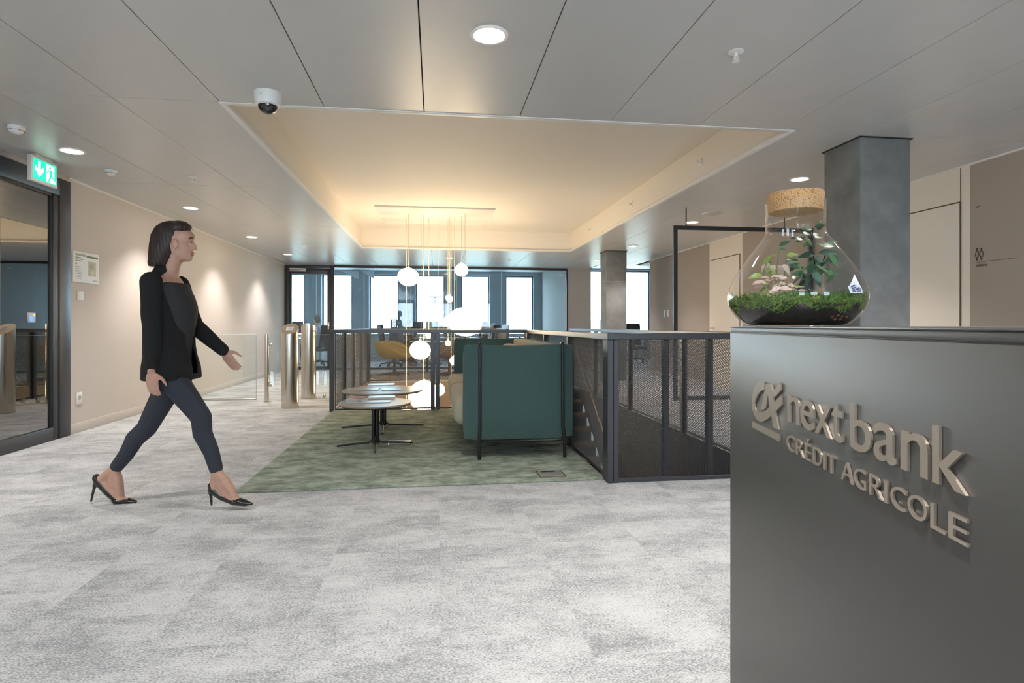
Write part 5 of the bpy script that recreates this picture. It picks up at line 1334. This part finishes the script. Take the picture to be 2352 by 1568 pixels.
sit('person in a pale top seated at the right office desk', 1135, 752, 0, PI*1.1, (.55, .57, .62), (.30, .28, .27), 16.35)
office_chair('pale office chair at the right office desk', onY(1135, 752, 16.4).x+.05, 16.4, PI*1.1, col=mat('chair_pale', (.5, .52, .55), rough=.6))
# floor lamp in the office
p = onY(999, 682, 16.2)
t = thing('office_floor_lamp', 'black T-shaped floor lamp in front of the office window', 'floor lamp', (p.x, p.y, 0))
obj('lamp_head', box(-.18, .18, -.09, .09, p.z-.012, p.z+.012, .004), M_black, t, world=False)
obj('pole', tube(B(), [(0, 0, .02), (0, 0, p.z-.03), (0, 0, p.z-.012)], [.014, .014, .03], 10), M_black, t, world=False)
obj('base', box(-.20, .20, -.14, .14, .0005, .02, .004), M_black, t, world=False)
# acoustic sails under the office ceiling
for k, pts in enumerate((((783, 622), (823, 622), (823, 641)), ((829, 622), (859, 622), (859, 640)), ((1043, 622), (1056, 622), (1045, 646)))):
    Y = 15.6; P = [onY(x, y, Y) for x, y in pts]
    for q in P[:2]: q.z = max(q.z, P[0].z)
    t = thing('acoustic_sail', ['pale triangular acoustic sail near the office door', 'second pale triangular acoustic sail beside the first', 'small pale acoustic sail behind the pendant globes'][k], 'acoustic panel', P[0])
    bm = prism(B(), [0, 1, 2], lambda i, f: P[i] + Vector((0, .03*f, 0)), .03)
    obj('panel', bm, mat('sail_blue', (.50, .58, .62), rough=.6), t, smooth=False)
    obj('wire', tube(tube(B(), [P[0], Vector((P[0].x, P[0].y, 2.82))], .004, 6), [P[1], Vector((P[1].x, P[1].y, 2.82))], .004, 6), M_white, t)

# ---- lounge beyond the void
def shell_chair(label, x, y, rot, col):
    t = thing('shell_armchair', label, 'armchair', (x, y, .0102), rot)
    m = mat('shell_%02d%02d%02d' % tuple(int(c*99) for c in col), col, rough=.75)
    bm = B(); n = 28; rows = []
    for j in range(8):
        f = j/7; row = []
        for i in range(n):
            a = 2*PI*i/n
            back = (1 - math.cos(a))/2          # 1 at the back (a = pi)
            r = .16 + .20*math.sin(f*PI/2)
            hgt = .36 + (.04 + .34*(back**.9)*(1 if True else 0))*f*f + .10*f*(abs(math.sin(a))**2)
            row.append(bm.verts.new((r*1.05*math.cos(a) - .08*f*back, r*1.12*math.sin(a), hgt)))
        rows.append(row)
    for a, b in zip(rows, rows[1:]): bridge(bm, a, b)
    bm.faces.new(rows[0])
    o = obj('shell', bm, m, t, world=False, ang=80); sd = o.modifiers.new('thick', 'SOLIDIFY'); sd.thickness = .03
    obj('seat_pad', lathe(B(), [(.001, .385), (.20, .385), (.235, .41), (.22, .44), (.001, .445)], seg=28), m, t, world=False)
    obj('pedestal', tube(B(), [(0, 0, .03), (0, 0, .36)], [.035, .03], 14), mat('pedestal_brown', (.10, .075, .06), rough=.5), t, world=False)
    for k in range(4):
        a = PI/4 + k*PI/2
        obj('base_leg', tube(B(), [(0, 0, .05), (.33*math.cos(a), .33*math.sin(a), .014)], [.022, .012], 8), mat('pedestal_brown', (0, 0, 0)), t, world=False)
    return t
ch = shell_chair('mustard yellow shell armchair on a pedestal beyond the lamp void', -.90, 12.75, math.radians(-25), (.50, .36, .10))
shell_chair('brown shell armchair beside the mustard one beyond the lamp void', .30, 12.65, math.radians(200), (.20, .14, .09))
t = thing('side_table', 'round white table between the armchairs beyond the lamp void', 'table', (-.20, 13.50, .0102))
obj('table_top', lathe(B(), [(.001, .70), (.38, .70), (.40, .71), (.395, .722), (.001, .722)], seg=40), M_white, t, world=False)
obj('pole', tube(B(), [(0, 0, .02), (0, 0, .70)], .025, 12), M_chairb, t, world=False)
obj('base', lathe(B(), [(.22, .0005), (.22, .012), (.03, .025)], seg=32), M_chairb, t, world=False)
obj('round_rug', lathe(B(), [(1.15, .0004), (1.15, .008), (1.14, .010), (.001, .010)], seg=64), mat('rug_brown', (.26, .185, .12), rough=.95, noise=.2, nscale=80), label='round brown rug under the shell armchairs', cat='rug').location = (-.35, 12.70, 0)
office_chair('black office chair in the window bay behind the distant column', 5.95, 16.35, PI*1.5, back=.66)
# standing figure half hidden by the wall block in the bay
p = Vector((4.53, 17.0, 0))
t = thing('person', 'person in blue standing mostly hidden behind the grey wall block', 'person', (p.x, p.y, 0), PI*.9)
bm = B()
loft(bm, [(Vector((0, 0, .78)), .12, .16), (Vector((0, 0, 1.0)), .11, .15), (Vector((0, 0, 1.22)), .12, .17), (Vector((0, 0, 1.36)), .09, .18), (Vector((0, 0, 1.42)), .06, .08)])
caps(bm, [(0, 0, 1.40), (.02, 0, 1.48)], [.055, .05]); ellip(bm, (.03, 0, 1.59), .095, .076, .115, 14); ellip(bm, (.065, 0, 1.54), .05, .05, .05, 12)
for sy in (-1, 1):
    caps(bm, [(0, sy*.18, 1.34), (-.03, sy*.24, 1.06), (.05, sy*.24, .84)], [.05, .042, .03]); hand(bm, Vector((.05, sy*.24, .83)), Vector((.1, 0, -1)), Vector((-1, 0, 0)), .2)
    caps(bm, [(0, sy*.09, .80), (.02, sy*.10, .45), (0, sy*.10, .08)], [.085, .06, .045]); caps(bm, [(0, sy*.10, .05), (.16, sy*.11, .035)], [.04, .03])
obj('body', fuse('body', bm, .014, 2), M_skin, t, world=False, ang=180)
bm = B(); loft(bm, [(Vector((0, 0, .76)), .14, .18), (Vector((0, 0, 1.0)), .13, .17), (Vector((0, 0, 1.22)), .135, .185), (Vector((0, 0, 1.35)), .105, .19), (Vector((0, 0, 1.41)), .07, .09)])
for sy in (-1, 1): caps(bm, [(0, sy*.18, 1.33), (-.03, sy*.24, 1.06), (.045, sy*.24, .86)], [.062, .054, .042])
obj('shirt', fuse('shirt', bm, .014, 2), mat('shirt_blue', (.07, .11, .17), rough=.9), t, world=False, ang=180)
bm = B()
for sy in (-1, 1): caps(bm, [(0, sy*.09, .80), (.02, sy*.10, .45), (0, sy*.10, .11)], [.10, .075, .06])
obj('trousers', fuse('trousers', bm, .016, 2), M_jean, t, world=False, ang=180)
bm = B(); ellip(bm, (.0, 0, 1.625), .105, .088, .10, 14); ellip(bm, (-.03, 0, 1.58), .08, .08, .08, 12); obj('hair', fuse('hair', bm, .014, 2), M_hair, t, world=False, ang=180)
